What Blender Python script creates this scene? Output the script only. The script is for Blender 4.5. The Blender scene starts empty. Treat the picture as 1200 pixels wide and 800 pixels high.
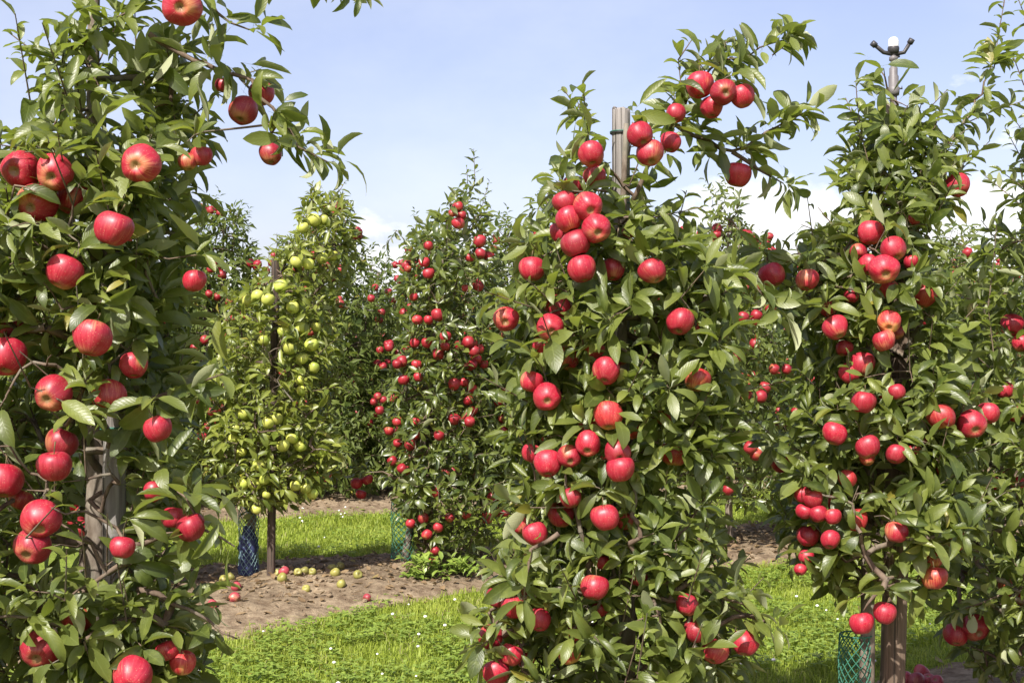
import bpy, math, random
import numpy as np
from mathutils import Vector, Matrix, Euler, noise as mnoise

SC = bpy.context.scene
COL = SC.collection
RNG = np.random.default_rng(11)
random.seed(5)
F, HOR, CAMH = 1500.0, 420.0, 1.143       # focal length in photo pixels, horizon row, eye height
ROWM = 0.5                                 # rows run right and away from the viewer
U = np.array([1.0, ROWM]) / math.hypot(1, ROWM)
NRM = np.array([-U[1], U[0]])
ROWD = [2.70, 6.21, 9.70, 13.19]           # distance of each planted row, measured across the rows


def at(px, py, z):
    return np.array([(px - 600.0) / F * z, z, CAMH - (py - HOR) / F * z])


def proj(P):
    return 600 + P[:, 0] / P[:, 1] * F, HOR - (P[:, 2] - CAMH) / P[:, 1] * F


def unit(v):
    n = np.linalg.norm(v, axis=-1, keepdims=True)
    return v / np.maximum(n, 1e-9)


# ------------------------------------------------------------------ object helpers
def link(o, parent=None):
    COL.objects.link(o)
    if parent is not None:
        o.parent = parent
    return o


def tag(o, label=None, cat=None, group=None, kind=None):
    if label: o['label'] = label
    if cat: o['category'] = cat
    if group: o['group'] = group
    if kind: o['kind'] = kind
    return o


def empty(name, loc):
    o = bpy.data.objects.new(name, None)
    o.empty_display_size = 0.05
    o.location = [float(v) for v in loc]
    return link(o)


def mesh_np(name, V, Q=None, T=None, smooth=True, attrs=None):
    V = np.asarray(V, dtype=np.float32)
    Q = np.zeros((0, 4), int) if Q is None else np.asarray(Q, int).reshape(-1, 4)
    T = np.zeros((0, 3), int) if T is None else np.asarray(T, int).reshape(-1, 3)
    me = bpy.data.meshes.new(name)
    me.vertices.add(len(V)); me.vertices.foreach_set('co', V.ravel())
    loops = np.concatenate([Q.ravel(), T.ravel()]).astype(np.int32)
    me.loops.add(len(loops)); me.loops.foreach_set('vertex_index', loops)
    tot = np.concatenate([np.full(len(Q), 4), np.full(len(T), 3)]).astype(np.int32)
    st = np.concatenate([[0], np.cumsum(tot)[:-1]]).astype(np.int32)
    me.polygons.add(len(tot)); me.polygons.foreach_set('loop_start', st); me.polygons.foreach_set('loop_total', tot)
    me.polygons.foreach_set('use_smooth', np.full(len(tot), smooth, dtype=bool))
    for k, a in (attrs or {}).items():
        at_ = me.attributes.new(k, 'FLOAT', 'POINT'); at_.data.foreach_set('value', np.asarray(a, np.float32))
    me.update(calc_edges=True); me.validate()
    return me


def obj(name, me, mat, parent=None, loc=None):
    o = bpy.data.objects.new(name, me)
    if mat is not None:
        me.materials.clear(); me.materials.append(mat)
    if loc is not None:
        o.location = [float(v) for v in loc]
    return link(o, parent)


class MB:
    """collects several shapes into one mesh"""
    def __init__(s): s.V = []; s.Q = []; s.T = []; s.n = 0
    def add(s, V, Q=None, T=None):
        V = np.asarray(V, float)
        if Q is not None and len(Q): s.Q.append(np.asarray(Q) + s.n)
        if T is not None and len(T): s.T.append(np.asarray(T) + s.n)
        s.V.append(V); s.n += len(V)
    def mesh(s, name, smooth=True):
        return mesh_np(name, np.concatenate(s.V), np.concatenate(s.Q) if s.Q else None, np.concatenate(s.T) if s.T else None, smooth)


def tube(pts, rad, sides=8, cap=True, jitter=0.0, rng=RNG):
    pts = np.asarray(pts, float); n = len(pts)
    rad = np.full(n, rad) if np.isscalar(rad) else np.asarray(rad, float)
    tan = unit(np.gradient(pts, axis=0))
    ref = np.array([0.31, 0.95, 0.05]) if abs(tan[0][2]) > .7 else np.array([0, 0, 1.0])
    a = unit(np.cross(tan, ref)); b = np.cross(tan, a)
    ang = np.linspace(0, 2 * math.pi, sides, endpoint=False)
    V = []
    for i in range(n):
        r = rad[i] * (1 + jitter * rng.uniform(-1, 1, sides))
        V.append(pts[i] + np.outer(np.cos(ang) * r, a[i]) + np.outer(np.sin(ang) * r, b[i]))
    V = np.concatenate(V); Q = []
    for i in range(n - 1):
        for k in range(sides):
            k2 = (k + 1) % sides
            Q.append((i * sides + k, i * sides + k2, (i + 1) * sides + k2, (i + 1) * sides + k))
    T = []
    if cap:
        m = len(V); V = np.concatenate([V, [pts[0]], [pts[-1]]])
        for k in range(sides):
            k2 = (k + 1) % sides
            T.append((m, k2, k)); T.append((m + 1, (n - 1) * sides + k, (n - 1) * sides + k2))
    return V, np.array(Q), np.array(T) if T else None


def lathe(prof, sides=24):
    """prof: list of (radius, z) from bottom to top"""
    ang = np.linspace(0, 2 * math.pi, sides, endpoint=False)
    V = np.concatenate([np.stack([r * np.cos(ang), r * np.sin(ang), np.full(sides, z)], 1) for r, z in prof])
    Q = [(i * sides + k, i * sides + (k + 1) % sides, (i + 1) * sides + (k + 1) % sides, (i + 1) * sides + k)
         for i in range(len(prof) - 1) for k in range(sides)]
    return V, np.array(Q)


# ------------------------------------------------------------------ materials
class NT:
    def __init__(s, name):
        s.m = bpy.data.materials.new(name); s.m.use_nodes = True
        s.t = s.m.node_tree; s.t.nodes.clear()
        s.out = s.n('ShaderNodeOutputMaterial')
    def n(s, typ, **kw):
        nd = s.t.nodes.new(typ)
        for k, v in kw.items(): setattr(nd, k, v)
        return nd
    def l(s, a, b): s.t.links.new(a, b)
    def val(s, sock, v):
        if hasattr(v, 'is_linked'): s.l(v, sock)
        else: sock.default_value = v
    def mix(s, f, a, b, blend='MIX'):
        nd = s.n('ShaderNodeMix', data_type='RGBA', blend_type=blend)
        s.val(nd.inputs[0], f)
        for sock, v in ((nd.inputs[6], a), (nd.inputs[7], b)):
            s.val(sock, (*v, 1) if isinstance(v, tuple) and len(v) == 3 else v)
        return nd.outputs[2]
    def math(s, op, a, b=0.0, c=None, clamp=False):
        nd = s.n('ShaderNodeMath', operation=op, use_clamp=clamp)
        s.val(nd.inputs[0], a); s.val(nd.inputs[1], b)
        if c is not None: s.val(nd.inputs[2], c)
        return nd.outputs[0]
    def ramp(s, v, lo, hi, a=0.0, b=1.0):
        nd = s.n('ShaderNodeMapRange', interpolation_type='SMOOTHSTEP')
        s.val(nd.inputs[0], v); nd.inputs[1].default_value = lo; nd.inputs[2].default_value = hi
        nd.inputs[3].default_value = a; nd.inputs[4].default_value = b
        return nd.outputs[0]
    def coord(s, which='Object', scale=(1, 1, 1)):
        tc = s.n('ShaderNodeTexCoord'); mp = s.n('ShaderNodeMapping')
        s.l(tc.outputs[which], mp.inputs[0]); mp.inputs[3].default_value = scale
        return mp.outputs[0]
    def noise(s, vec, scale, detail=4, rough=.55):
        nd = s.n('ShaderNodeTexNoise'); s.l(vec, nd.inputs['Vector'])
        nd.inputs['Scale'].default_value = scale; nd.inputs['Detail'].default_value = detail
        nd.inputs['Roughness'].default_value = rough
        return nd.outputs[0]
    def attr(s, name):
        nd = s.n('ShaderNodeAttribute', attribute_name=name); return nd.outputs['Fac']
    def bump(s, h, strength, dist=.01):
        nd = s.n('ShaderNodeBump'); nd.inputs['Strength'].default_value = strength
        nd.inputs['Distance'].default_value = dist; s.l(h, nd.inputs['Height']); return nd.outputs[0]
    def principled(s, col, rough, spec=.5, normal=None):
        p = s.n('ShaderNodeBsdfPrincipled')
        s.val(p.inputs['Base Color'], (*col, 1) if isinstance(col, tuple) and len(col) == 3 else col)
        s.val(p.inputs['Roughness'], rough); p.inputs['Specular IOR Level'].default_value = spec
        if normal is not None: s.l(normal, p.inputs['Normal'])
        return p
    def done(s, sh):
        s.l(sh if not hasattr(sh, 'outputs') else sh.outputs[0], s.out.inputs[0]); return s.m


def leaf_material(name, top_a, top_b, under, transl, veins=True, gloss=.40, spec=.5, thin=.27):
    k = NT(name)
    tint = k.attr('tint')
    col = k.mix(tint, top_a, top_b)
    yel = k.ramp(tint, .990, .998)
    col = k.mix(yel, col, (.22, .19, .03))
    nrm = None
    mot = k.noise(k.coord('Object'), 42, 4, .6)
    col = k.mix(k.math('MULTIPLY', k.ramp(mot, .50, .72), .35), col, tuple(min(1, x * 1.5) for x in top_b))
    if veins:
        spot = k.ramp(k.noise(k.coord('Object'), 150, 2), .70, .76)
        col = k.mix(k.math('MULTIPLY', spot, .7), col, (.13, .075, .03))
        ac = k.attr('across'); al = k.attr('along')
        mid = k.ramp(k.math('ABSOLUTE', ac), .015, .07, 1, 0)
        col = k.mix(k.math('MULTIPLY', mid, .55), col, (.16, .20, .06))
        v = k.math('ADD', k.math('MULTIPLY', al, 9.0), k.math('MULTIPLY', k.math('ABSOLUTE', ac), -2.6))
        w = k.math('ABSOLUTE', k.math('SUBTRACT', k.math('FRACT', v), .5))
        rid = k.ramp(w, 0, .2, 1, 0)
        nz = k.noise(k.coord('Object'), 90, 2)
        nrm = k.bump(k.math('ADD', k.math('MULTIPLY', rid, -.5), nz), .2, .003)
        col = k.mix(k.math('MULTIPLY', rid, .12), col, (.10, .14, .03))
    geo = k.n('ShaderNodeNewGeometry')
    both = k.mix(geo.outputs['Backfacing'], col, under)
    p = k.principled(both, k.math('ADD', k.math('MULTIPLY', geo.outputs['Backfacing'], .3), gloss), spec, nrm)
    tr = k.n('ShaderNodeBsdfTranslucent'); k.val(tr.inputs[0], (*transl, 1))
    mx = k.n('ShaderNodeMixShader'); mx.inputs[0].default_value = thin
    k.l(p.outputs[0], mx.inputs[1]); k.l(tr.outputs[0], mx.inputs[2])
    return k.done(mx)


def wood_material(name, a, b, scale=1.0, rough=.8):
    k = NT(name)
    v = k.coord('Object', (60 * scale, 60 * scale, 2.5 * scale))
    g = k.noise(v, 1.0, 6, .65)
    big = k.noise(k.coord('Object', (8, 8, 3)), 1.0, 3)
    col = k.mix(k.ramp(g, .3, .7), a, b)
    col = k.mix(k.math('MULTIPLY', k.ramp(big, .45, .75), .5), col, tuple(x * .55 for x in a))
    crack = k.ramp(k.noise(k.coord('Object', (120, 120, 1.6)), 1.0, 2), .58, .66)
    col = k.mix(k.math('MULTIPLY', crack, .75), col, (.03, .025, .02))
    return k.done(k.principled(col, rough, .25, k.bump(k.math('SUBTRACT', g, crack), .7, .006)))


def bark_material(name, a, b):
    k = NT(name)
    n1 = k.noise(k.coord('Object', (35, 35, 14)), 1.0, 6, .65)
    n2 = k.noise(k.coord('Object', (9, 9, 5)), 1.0, 3)
    col = k.mix(k.ramp(n1, .32, .68), a, b)
    col = k.mix(k.math('MULTIPLY', k.ramp(n2, .5, .7), .6), col, (.19, .19, .15))
    return k.done(k.principled(col, .8, .25, k.bump(n1, .6, .006)))


def apple_material(name, deep, bright, ground, blush_lo, blush_hi, streak=.45, lowamt=.09):
    k = NT(name)
    tc = k.n('ShaderNodeTexCoord'); sep = k.n('ShaderNodeSeparateXYZ'); k.l(tc.outputs['Object'], sep.inputs[0])
    oi = k.n('ShaderNodeObjectInfo'); rnd = oi.outputs['Random']
    # per-apple offset so that no two carry the same markings
    off = k.n('ShaderNodeVectorMath', operation='ADD'); k.l(tc.outputs['Object'], off.inputs[0])
    cmb = k.n('ShaderNodeCombineXYZ')
    for i, f in enumerate((7.0, 13.0, 5.0)): k.l(k.math('MULTIPLY', rnd, f), cmb.inputs[i])
    k.l(cmb.outputs[0], off.inputs[1])
    # longitude streaks: noise over (direction round the axis, compressed height)
    ang = k.math('ARCTAN2', sep.outputs[1], sep.outputs[0])
    cx = k.n('ShaderNodeCombineXYZ')
    k.l(k.math('MULTIPLY', k.math('COSINE', ang), 7.0), cx.inputs[0]); k.l(k.math('MULTIPLY', k.math('SINE', ang), 7.0), cx.inputs[1])
    k.l(k.math('ADD', k.math('MULTIPLY', sep.outputs[2], 14.0), k.math('MULTIPLY', rnd, 30.0)), cx.inputs[2])
    st = k.noise(cx.outputs[0], 1.4, 5, .7)
    col = k.mix(k.math('MULTIPLY', k.ramp(st, .38, .68), streak), deep, bright)
    # paler ground colour showing on one side and round the calyx
    big = k.noise(off.outputs[0], 13.0, 2, .4)
    low = k.ramp(sep.outputs[2], -.040, -.018, lowamt, 0.0)
    side = k.ramp(k.math('ADD', k.math('ADD', big, low), k.math('MULTIPLY', k.math('SUBTRACT', st, .5), .45)), blush_lo, blush_hi)
    col = k.mix(side, col, ground)
    vor = k.n('ShaderNodeTexVoronoi'); k.l(off.outputs[0], vor.inputs['Vector']); vor.inputs['Scale'].default_value = 190
    dots = k.ramp(vor.outputs['Distance'], .10, .2, .55, 0)
    col = k.mix(dots, col, (.55, .33, .20))
    bl = k.noise(off.outputs[0], 60, 4)
    top = k.ramp(k.math('SUBTRACT', k.math('POWER', k.math('ADD', k.math('POWER', sep.outputs[0], 2.0), k.math('POWER', sep.outputs[1], 2.0)), .5), k.math('MULTIPLY', bl, .012)), .001, .007, .75, 0)
    col = k.mix(top, col, (.20, .15, .055))
    hsv = k.n('ShaderNodeHueSaturation'); k.l(col, hsv.inputs['Color'])
    k.l(k.math('ADD', k.math('MULTIPLY', rnd, .42), .70), hsv.inputs['Value'])
    k.l(k.math('ADD', k.math('MULTIPLY', bl, .2), .9), hsv.inputs['Saturation'])
    p = k.principled(hsv.outputs[0], k.math('ADD', k.math('MULTIPLY', bl, .25), .33), .5, k.bump(bl, .06, .002))
    p.inputs['Subsurface Weight'].default_value = 0.0
    return k.done(p)


def plain(name, col, rough=.6, spec=.4, var=.15, scale=40):
    k = NT(name)
    n = k.noise(k.coord('Object'), scale, 4)
    c = k.mix(k.ramp(n, .3, .7), tuple(x * (1 - var) for x in col), tuple(min(1, x * (1 + var)) for x in col))
    return k.done(k.principled(c, rough, spec, k.bump(n, .15, .003)))


M = {}
M['leaf'] = leaf_material('apple_leaf', (.038, .058, .011), (.152, .178, .037), (.32, .34, .19), (.33, .42, .05), gloss=.40, spec=.52)
M['leaf_mid'] = leaf_material('apple_leaf_mid', (.036, .057, .012), (.128, .156, .032), (.27, .29, .15), (.32, .40, .05), veins=False, gloss=.36, spec=.6)
M['leaf_yellow'] = leaf_material('apple_leaf_light', (.080, .112, .015), (.205, .228, .040), (.27, .29, .12), (.38, .45, .05), veins=False)
M['leaf_far'] = leaf_material('apple_leaf_far', (.035, .057, .012), (.112, .142, .030), (.17, .20, .08), (.26, .34, .05), veins=False, gloss=.55, spec=.25)
M['bark'] = bark_material('apple_bark', (.10, .075, .055), (.24, .20, .16))
M['twig'] = bark_material('apple_twig', (.07, .045, .032), (.17, .125, .09))
M['post_grey'] = wood_material('weathered_post', (.135, .120, .108), (.29, .27, .25))
M['post_brown'] = wood_material('brown_post', (.085, .058, .040), (.20, .145, .105))
M['post_dark'] = wood_material('dark_post', (.045, .032, .026), (.115, .085, .065))
M['apple'] = apple_material('red_apple_skin', (.29, .009, .025), (.54, .052, .076), (.50, .22, .10), .57, .84)
M['apple_o'] = apple_material('orange_red_apple_skin', (.32, .015, .022), (.51, .065, .058), (.52, .28, .09), .54, .82, .8, .16)
M['apple_y'] = apple_material('yellow_apple_skin', (.46, .48, .085), (.56, .56, .15), (.33, .42, .06), .45, .75, .5)
M['apple_r'] = apple_material('small_red_apple_skin', (.32, .012, .024), (.52, .055, .065), (.50, .22, .08), .60, .86)
M['apple_fallen'] = apple_material('fallen_apple_skin', (.24, .23, .05), (.31, .29, .08), (.22, .15, .06), .50, .8, .6)
M['apple_pink'] = apple_material('fallen_pink_skin', (.28, .03, .045), (.40, .09, .10), (.42, .22, .11), .55, .85)
M['stalk'] = plain('stalk', (.10, .075, .03), .7)
M['calyx'] = plain('calyx', (.085, .06, .03), .85)
M['green_net'] = plain('green_net', (.03, .14, .09), .6)
M['blue_net'] = plain('blue_net', (.03, .04, .105), .7)
M['pale_net'] = plain('pale_net', (.16, .26, .27), .5)
M['black_plastic'] = plain('black_plastic', (.035, .033, .036), .45)
M['grey_plastic'] = plain('grey_plastic', (.13, .12, .12), .5)
M['white_plastic'] = plain('white_plastic', (.72, .72, .70), .4, var=.05)
M['wire'] = plain('tie_green', (.03, .13, .09), .5)


def ground_material(name, dark, light, scale):
    k = NT(name)
    c = k.coord('Object')
    n1 = k.noise(c, scale, 8, .65); n2 = k.noise(c, scale * .12, 4); n3 = k.noise(c, scale * 7, 4)
    col = k.mix(k.ramp(n1, .33, .68), dark, light)
    col = k.mix(k.math('MULTIPLY', k.ramp(n2, .42, .66), .45), col, tuple(x * .62 for x in dark))
    col = k.mix(k.math('MULTIPLY', k.ramp(n3, .55, .75), .35), col, tuple(min(1, x * 1.35) for x in light))
    return k.done(k.principled(col, .95, .15, k.bump(k.math('ADD', n1, k.math('MULTIPLY', n3, .5)), .8, .02)))


M['soil'] = ground_material('orchard_soil', (.125, .088, .055), (.30, .235, .155), 16)
M['turf'] = ground_material('turf_base', (.12, .17, .022), (.20, .25, .04), 22)


def grass_material():
    k = NT('grass_blades')
    t = k.attr('tint'); al = k.attr('along')
    big = k.noise(k.coord('Object'), 1.6, 4)
    col = k.mix(t, (.19, .26, .024), (.36, .43, .060))
    col = k.mix(k.math('MULTIPLY', k.ramp(big, .4, .65), .5), col, (.33, .37, .065))
    col = k.mix(k.ramp(t, .93, .97), col, (.34, .31, .14))
    p = k.principled(col, .5, .35)
    tr = k.n('ShaderNodeBsdfTranslucent'); k.l(k.mix(.5, col, (.30, .42, .03)), tr.inputs[0])
    mx = k.n('ShaderNodeMixShader'); mx.inputs[0].default_value = .42
    k.l(p.outputs[0], mx.inputs[1]); k.l(tr.outputs[0], mx.inputs[2])
    return k.done(mx)


M['grass'] = grass_material()
M['clover'] = leaf_material('clover_leaf', (.12, .19, .028), (.26, .34, .06), (.14, .2, .07), (.2, .32, .04), veins=False, gloss=.4)
M['petal'] = plain('white_petal', (.78, .78, .74), .6, var=.05)
M['litter'] = leaf_material('dry_leaf', (.15, .095, .05), (.30, .21, .11), (.24, .18, .11), (.2, .14, .06), veins=False, gloss=.6)

# ------------------------------------------------------------------ sky, sun, camera
SUN_EL = math.radians(46)
SUN_TO = np.array([-.40, -.92])           # horizontal direction towards the sun: behind the viewer, to the left
SUN_TO = SUN_TO / np.linalg.norm(SUN_TO)
w = bpy.data.worlds.new('World'); SC.world = w; w.use_nodes = True
nt = w.node_tree; nt.nodes.clear()
wo = nt.nodes.new('ShaderNodeOutputWorld')


def wn(t, **kw):
    nd = nt.nodes.new(t)
    for a, b in kw.items(): setattr(nd, a, b)
    return nd


def wmath(op, a, b=0.0, clamp=False):
    nd = wn('ShaderNodeMath', operation=op, use_clamp=clamp)
    for s_, v in ((nd.inputs[0], a), (nd.inputs[1], b)):
        if hasattr(v, 'is_linked'): nt.links.new(v, s_)
        else: s_.default_value = v
    return nd.outputs[0]


def wramp(v, lo, hi, a, b):
    nd = wn('ShaderNodeMapRange', interpolation_type='SMOOTHSTEP'); nt.links.new(v, nd.inputs[0])
    for i, x in enumerate((lo, hi, a, b)): nd.inputs[i + 1].default_value = x
    return nd.outputs[0]


sky = wn('ShaderNodeTexSky', sky_type='NISHITA'); sky.sun_disc = False
sky.sun_elevation = SUN_EL
sky.sun_rotation = math.atan2(SUN_TO[0], SUN_TO[1])
sky.altitude = 0; sky.air_density = 1.0; sky.dust_density = 2.2; sky.ozone_density = 2.2
tn = wn('ShaderNodeMix', data_type='RGBA', blend_type='MULTIPLY'); tn.inputs[0].default_value = 1.0
nt.links.new(sky.outputs[0], tn.inputs[6]); tn.inputs[7].default_value = (1.20, 1.0, 1.05, 1)
bg = wn('ShaderNodeBackground'); nt.links.new(tn.outputs[2], bg.inputs[0]); bg.inputs[1].default_value = 0.095
tc = wn('ShaderNodeTexCoord'); sp = wn('ShaderNodeSeparateXYZ'); nt.links.new(tc.outputs['Generated'], sp.inputs[0])
mp = wn('ShaderNodeMapping'); nt.links.new(tc.outputs['Generated'], mp.inputs[0]); mp.inputs[3].default_value = (1, 1, 1.9); mp.inputs[1].default_value = (.37, .1, .2)
nz = wn('ShaderNodeTexNoise'); nt.links.new(mp.outputs[0], nz.inputs['Vector'])
nz.inputs['Scale'].default_value = 7.5; nz.inputs['Detail'].default_value = 9; nz.inputs['Roughness'].default_value = .56
nz2 = wn('ShaderNodeTexNoise'); nt.links.new(mp.outputs[0], nz2.inputs['Vector'])
nz2.inputs['Scale'].default_value = 2.2; nz2.inputs['Detail'].default_value = 6; nz2.inputs['Roughness'].default_value = .6
# cumulus low over the horizon, heavier to the right; a thin veil elsewhere
thr = wramp(sp.outputs[2], .055, .215, .33, .74)
thr = wmath('SUBTRACT', thr, wramp(sp.outputs[0], .0, .25, -.03, .13))
thr = wmath('ADD', thr, wramp(sp.outputs[0], -.19, -.11, .15, .0))
cum = wmath('MULTIPLY', wmath('SUBTRACT', nz.outputs[0], thr), 9.0, True)
veil = wmath('MULTIPLY', wramp(nz2.outputs[0], .36, .76, .11, .36), wramp(sp.outputs[2], .05, .6, 1.0, .5))
mask = wmath('MAXIMUM', wmath('MULTIPLY', cum, .92), veil)
cl = wn('ShaderNodeBackground'); cl.inputs[0].default_value = (.97, .98, 1.0, 1); cl.inputs[1].default_value = .68
mx = wn('ShaderNodeMixShader'); nt.links.new(mask, mx.inputs[0]); nt.links.new(bg.outputs[0], mx.inputs[1]); nt.links.new(cl.outputs[0], mx.inputs[2])
nt.links.new(mx.outputs[0], wo.inputs[0])

sl = bpy.data.lights.new('sun', 'SUN'); sl.energy = 4.6; sl.angle = math.radians(.5); sl.color = (1.0, .955, .88)
so = link(bpy.data.objects.new('sun', sl))
sd = Vector((SUN_TO[0] * math.cos(SUN_EL), SUN_TO[1] * math.cos(SUN_EL), math.sin(SUN_EL)))
so.rotation_euler = sd.to_track_quat('Z', 'Y').to_euler(); so.location = (-4, -6, 8)

cd = bpy.data.cameras.new('camera'); cam = link(bpy.data.objects.new('camera', cd)); SC.camera = cam
cam.location = (0, 0, CAMH); cam.rotation_euler = (math.pi / 2, 0, 0)
cd.sensor_width = 36; cd.lens = F / 1200 * 36; cd.shift_y = (HOR - 400) / 1200; cd.clip_start = .05; cd.clip_end = 2000
vs = SC.view_settings
vs.view_transform = 'Standard'; vs.look = 'None'; vs.gamma = 1; vs.exposure = 1.0; vs.use_curve_mapping = False
cy = SC.cycles
cy.use_denoising = True; cy.max_bounces = 6; cy.diffuse_bounces = 3; cy.glossy_bounces = 2; cy.transmission_bounces = 4
cy.transparent_max_bounces = 6; cy.caustics_reflective = False; cy.caustics_refractive = False
cy.use_adaptive_sampling = True; cy.adaptive_threshold = .01

# ------------------------------------------------------------------ ground
HALF = .80
def edge(s, row, side):                    # ragged half-width of the bare strip
    q = row * 17.3 + side * 5.1
    trend = min(.28, max(-.25, (2.0 - s) * .35)) if (row, side) == (1, -1) else 0.0
    return HALF + trend + .16 * mnoise.noise((s * .55, q, 0)) + .09 * mnoise.noise((s * 2.1, q, 3)) + .05 * mnoise.noise((s * 7, q, 6))


gx = np.concatenate([[-900, -300, -100, -40], np.linspace(-15, 25, 41), [50, 120, 300, 900]])
gy = np.concatenate([[-900, -200, -40], np.linspace(-6, 40, 47), [80, 200, 500, 1200]])
X, Y = np.meshgrid(gx, gy)
V = np.stack([X.ravel(), Y.ravel(), np.zeros(X.size)], 1)
nx = len(gx)
Q = [(j * nx + i, j * nx + i + 1, (j + 1) * nx + i + 1, (j + 1) * nx + i) for j in range(len(gy) - 1) for i in range(nx - 1)]
tag(obj('ground', mesh_np('ground', V, Q), M['turf']), kind='structure')


def soil_h(s, p, row):
    e = edge(s, row, 1 if p > 0 else -1)
    t = abs(p) / e
    base = .075 * (1 - t * t) if t < 1.25 else -.045
    v = (s, p, row * 9.0)
    return base + .022 * mnoise.noise((s * 3, p * 3, row)) + .012 * mnoise.noise((s * 11, p * 11, row)) + .006 * mnoise.noise((s * 31, p * 31, row))


for r, d in enumerate(ROWD):
    s0, s1, ds = ((-2, 7.5, .03), (-3, 9, .035), (-4, 11, .07), (-6, 14, .12))[r]
    ss = np.arange(s0, s1, ds); pp = np.arange(-1.15, 1.151, ds)
    V = np.array([[*(U * s + NRM * (d + p)), soil_h(s, p, r)] for s in ss for p in pp])
    n = len(pp)
    Q = [(i * n + j, (i + 1) * n + j, (i + 1) * n + j + 1, i * n + j + 1) for i in range(len(ss) - 1) for j in range(n - 1)]
    tag(obj('soil_strip', mesh_np('soil_strip', V, Q), M['soil']), kind='structure')


def ground_z(x, y):
    s = x * U[0] + y * U[1]; p = x * NRM[0] + y * NRM[1]
    for r, d in enumerate(ROWD):
        if abs(p - d) < 1.15: return max(0.0, soil_h(s, p - d, r))
    return 0.0


# clods, straw and fallen leaves on the bare strips
def sub_icos():
    import bmesh
    bm = bmesh.new(); bmesh.ops.create_icosphere(bm, subdivisions=1, radius=1)
    v = np.array([x.co[:] for x in bm.verts]); t = np.array([[q.index for q in f.verts] for f in bm.faces]); bm.free()
    return v, t


IV, IT = sub_icos()
mb = MB()
for r, n in ((0, 900), (1, 2600), (2, 900)):
    for i in range(n):
        s = RNG.uniform((-.5, 0, 0)[r], (6, 7, 9)[r]); p = RNG.normal(0, .42)
        if abs(p) > .85: continue
        xy = U * s + NRM * (ROWD[r] + p)
        rad = .004 + .016 * RNG.random() ** 3.0
        v = IV * (1 + .3 * RNG.uniform(-1, 1, (len(IV), 1))) * rad * np.array([1, 1, .7])
        mb.add(v + [*xy, soil_h(s, p, r) + rad * .2], None, IT)
tag(obj('soil_clods', mb.mesh('soil_clods', False), M['soil']), kind='stuff')

def leaf_mesh_arrays(P, D, Nn, L, Wd, curl, fold, det, rng):
    st, wd = {
        2: ([-.26, 0, .10, .28, .50, .72, .89, 1.0], [.022, .035, .42, .86, 1.0, .80, .38, .0]),
        1: ([-.22, 0, .28, .65, 1.0], [.025, .06, .88, .88, 0.]),
        0: ([0, .42, 1.0], [.08, 1.0, 0.]),
    }[det]
    st = np.array(st); wd = np.array(wd); n = len(P); k = len(st)
    D = unit(D); S = unit(np.cross(D, Nn)); N2 = np.cross(S, D)
    th = curl[:, None] * np.clip(st, 0, 1)[None, :]
    cs = np.where(np.abs(curl) < 1e-3, 1e-3, curl)[:, None]
    ax = np.where(st[None, :] < 0, st[None, :], np.sin(th) / cs)
    az = -(1 - np.cos(th)) / cs
    mid = P[:, None, :] + (ax * L[:, None])[..., None] * D[:, None, :] + (az * L[:, None])[..., None] * N2[:, None, :]
    Nt = np.cos(th)[..., None] * N2[:, None, :] + np.sin(th)[..., None] * D[:, None, :]
    hw = wd[None, :] * Wd[:, None]
    ph = rng.uniform(0, 6.28, (n, 1)); wav = .10 * np.sin(st[None, :] * 9 + ph) * hw + .05 * np.sin(st[None, :] * 19 + ph * 2) * hw
    out = S[:, None, :] * (hw * np.cos(fold)[:, None])[..., None]
    up1 = Nt * (hw * np.sin(fold)[:, None] + wav)[..., None]
    up2 = Nt * (hw * np.sin(fold)[:, None] - wav)[..., None]
    Vv = np.stack([mid - out + up1, mid, mid + out + up2], 2)      # n,k,3,3
    base = (np.arange(n) * k * 3)[:, None, None]
    i = np.arange(k - 1)[None, :, None] * 3; j = np.array([0, 1])[None, None, :]
    a = base + i + j
    Qd = np.stack([a, a + 1, a + 4, a + 3], -1).reshape(-1, 4)
    tint = np.repeat(rng.random(n), k * 3)
    across = np.tile(np.array([-1., 0, 1.]), n * k); along = np.tile(np.repeat(st, 3), n)
    return Vv.reshape(-1, 3), Qd, dict(tint=tint, across=across, along=along)


def rand_unit(n, rng): return unit(rng.normal(size=(n, 3)))


n = 9000
rr = RNG.choice([0, 1, 1, 1, 2], n); ss = RNG.uniform(-.5, 7.5, n); pp = RNG.normal(0, .38, n).clip(-.95, .95)
P = np.array([[*(U * s + NRM * (ROWD[r] + p)), max(0, soil_h(s, p, r)) + .004] for r, s, p in zip(rr, ss, pp)])
D = rand_unit(n, RNG) * [1, 1, .15]; Nn = rand_unit(n, RNG) * .35 + [0, 0, 1]
V, Q, A = leaf_mesh_arrays(P, D, Nn, RNG.uniform(.02, .06, n), RNG.choice([.002, .003, .012, .016], n), RNG.uniform(-.8, .8, n), RNG.uniform(0, .6, n), 1, RNG)
tag(obj('leaf_litter', mesh_np('leaf_litter', V, Q, None, True, A), M['litter']), kind='stuff')


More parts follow.
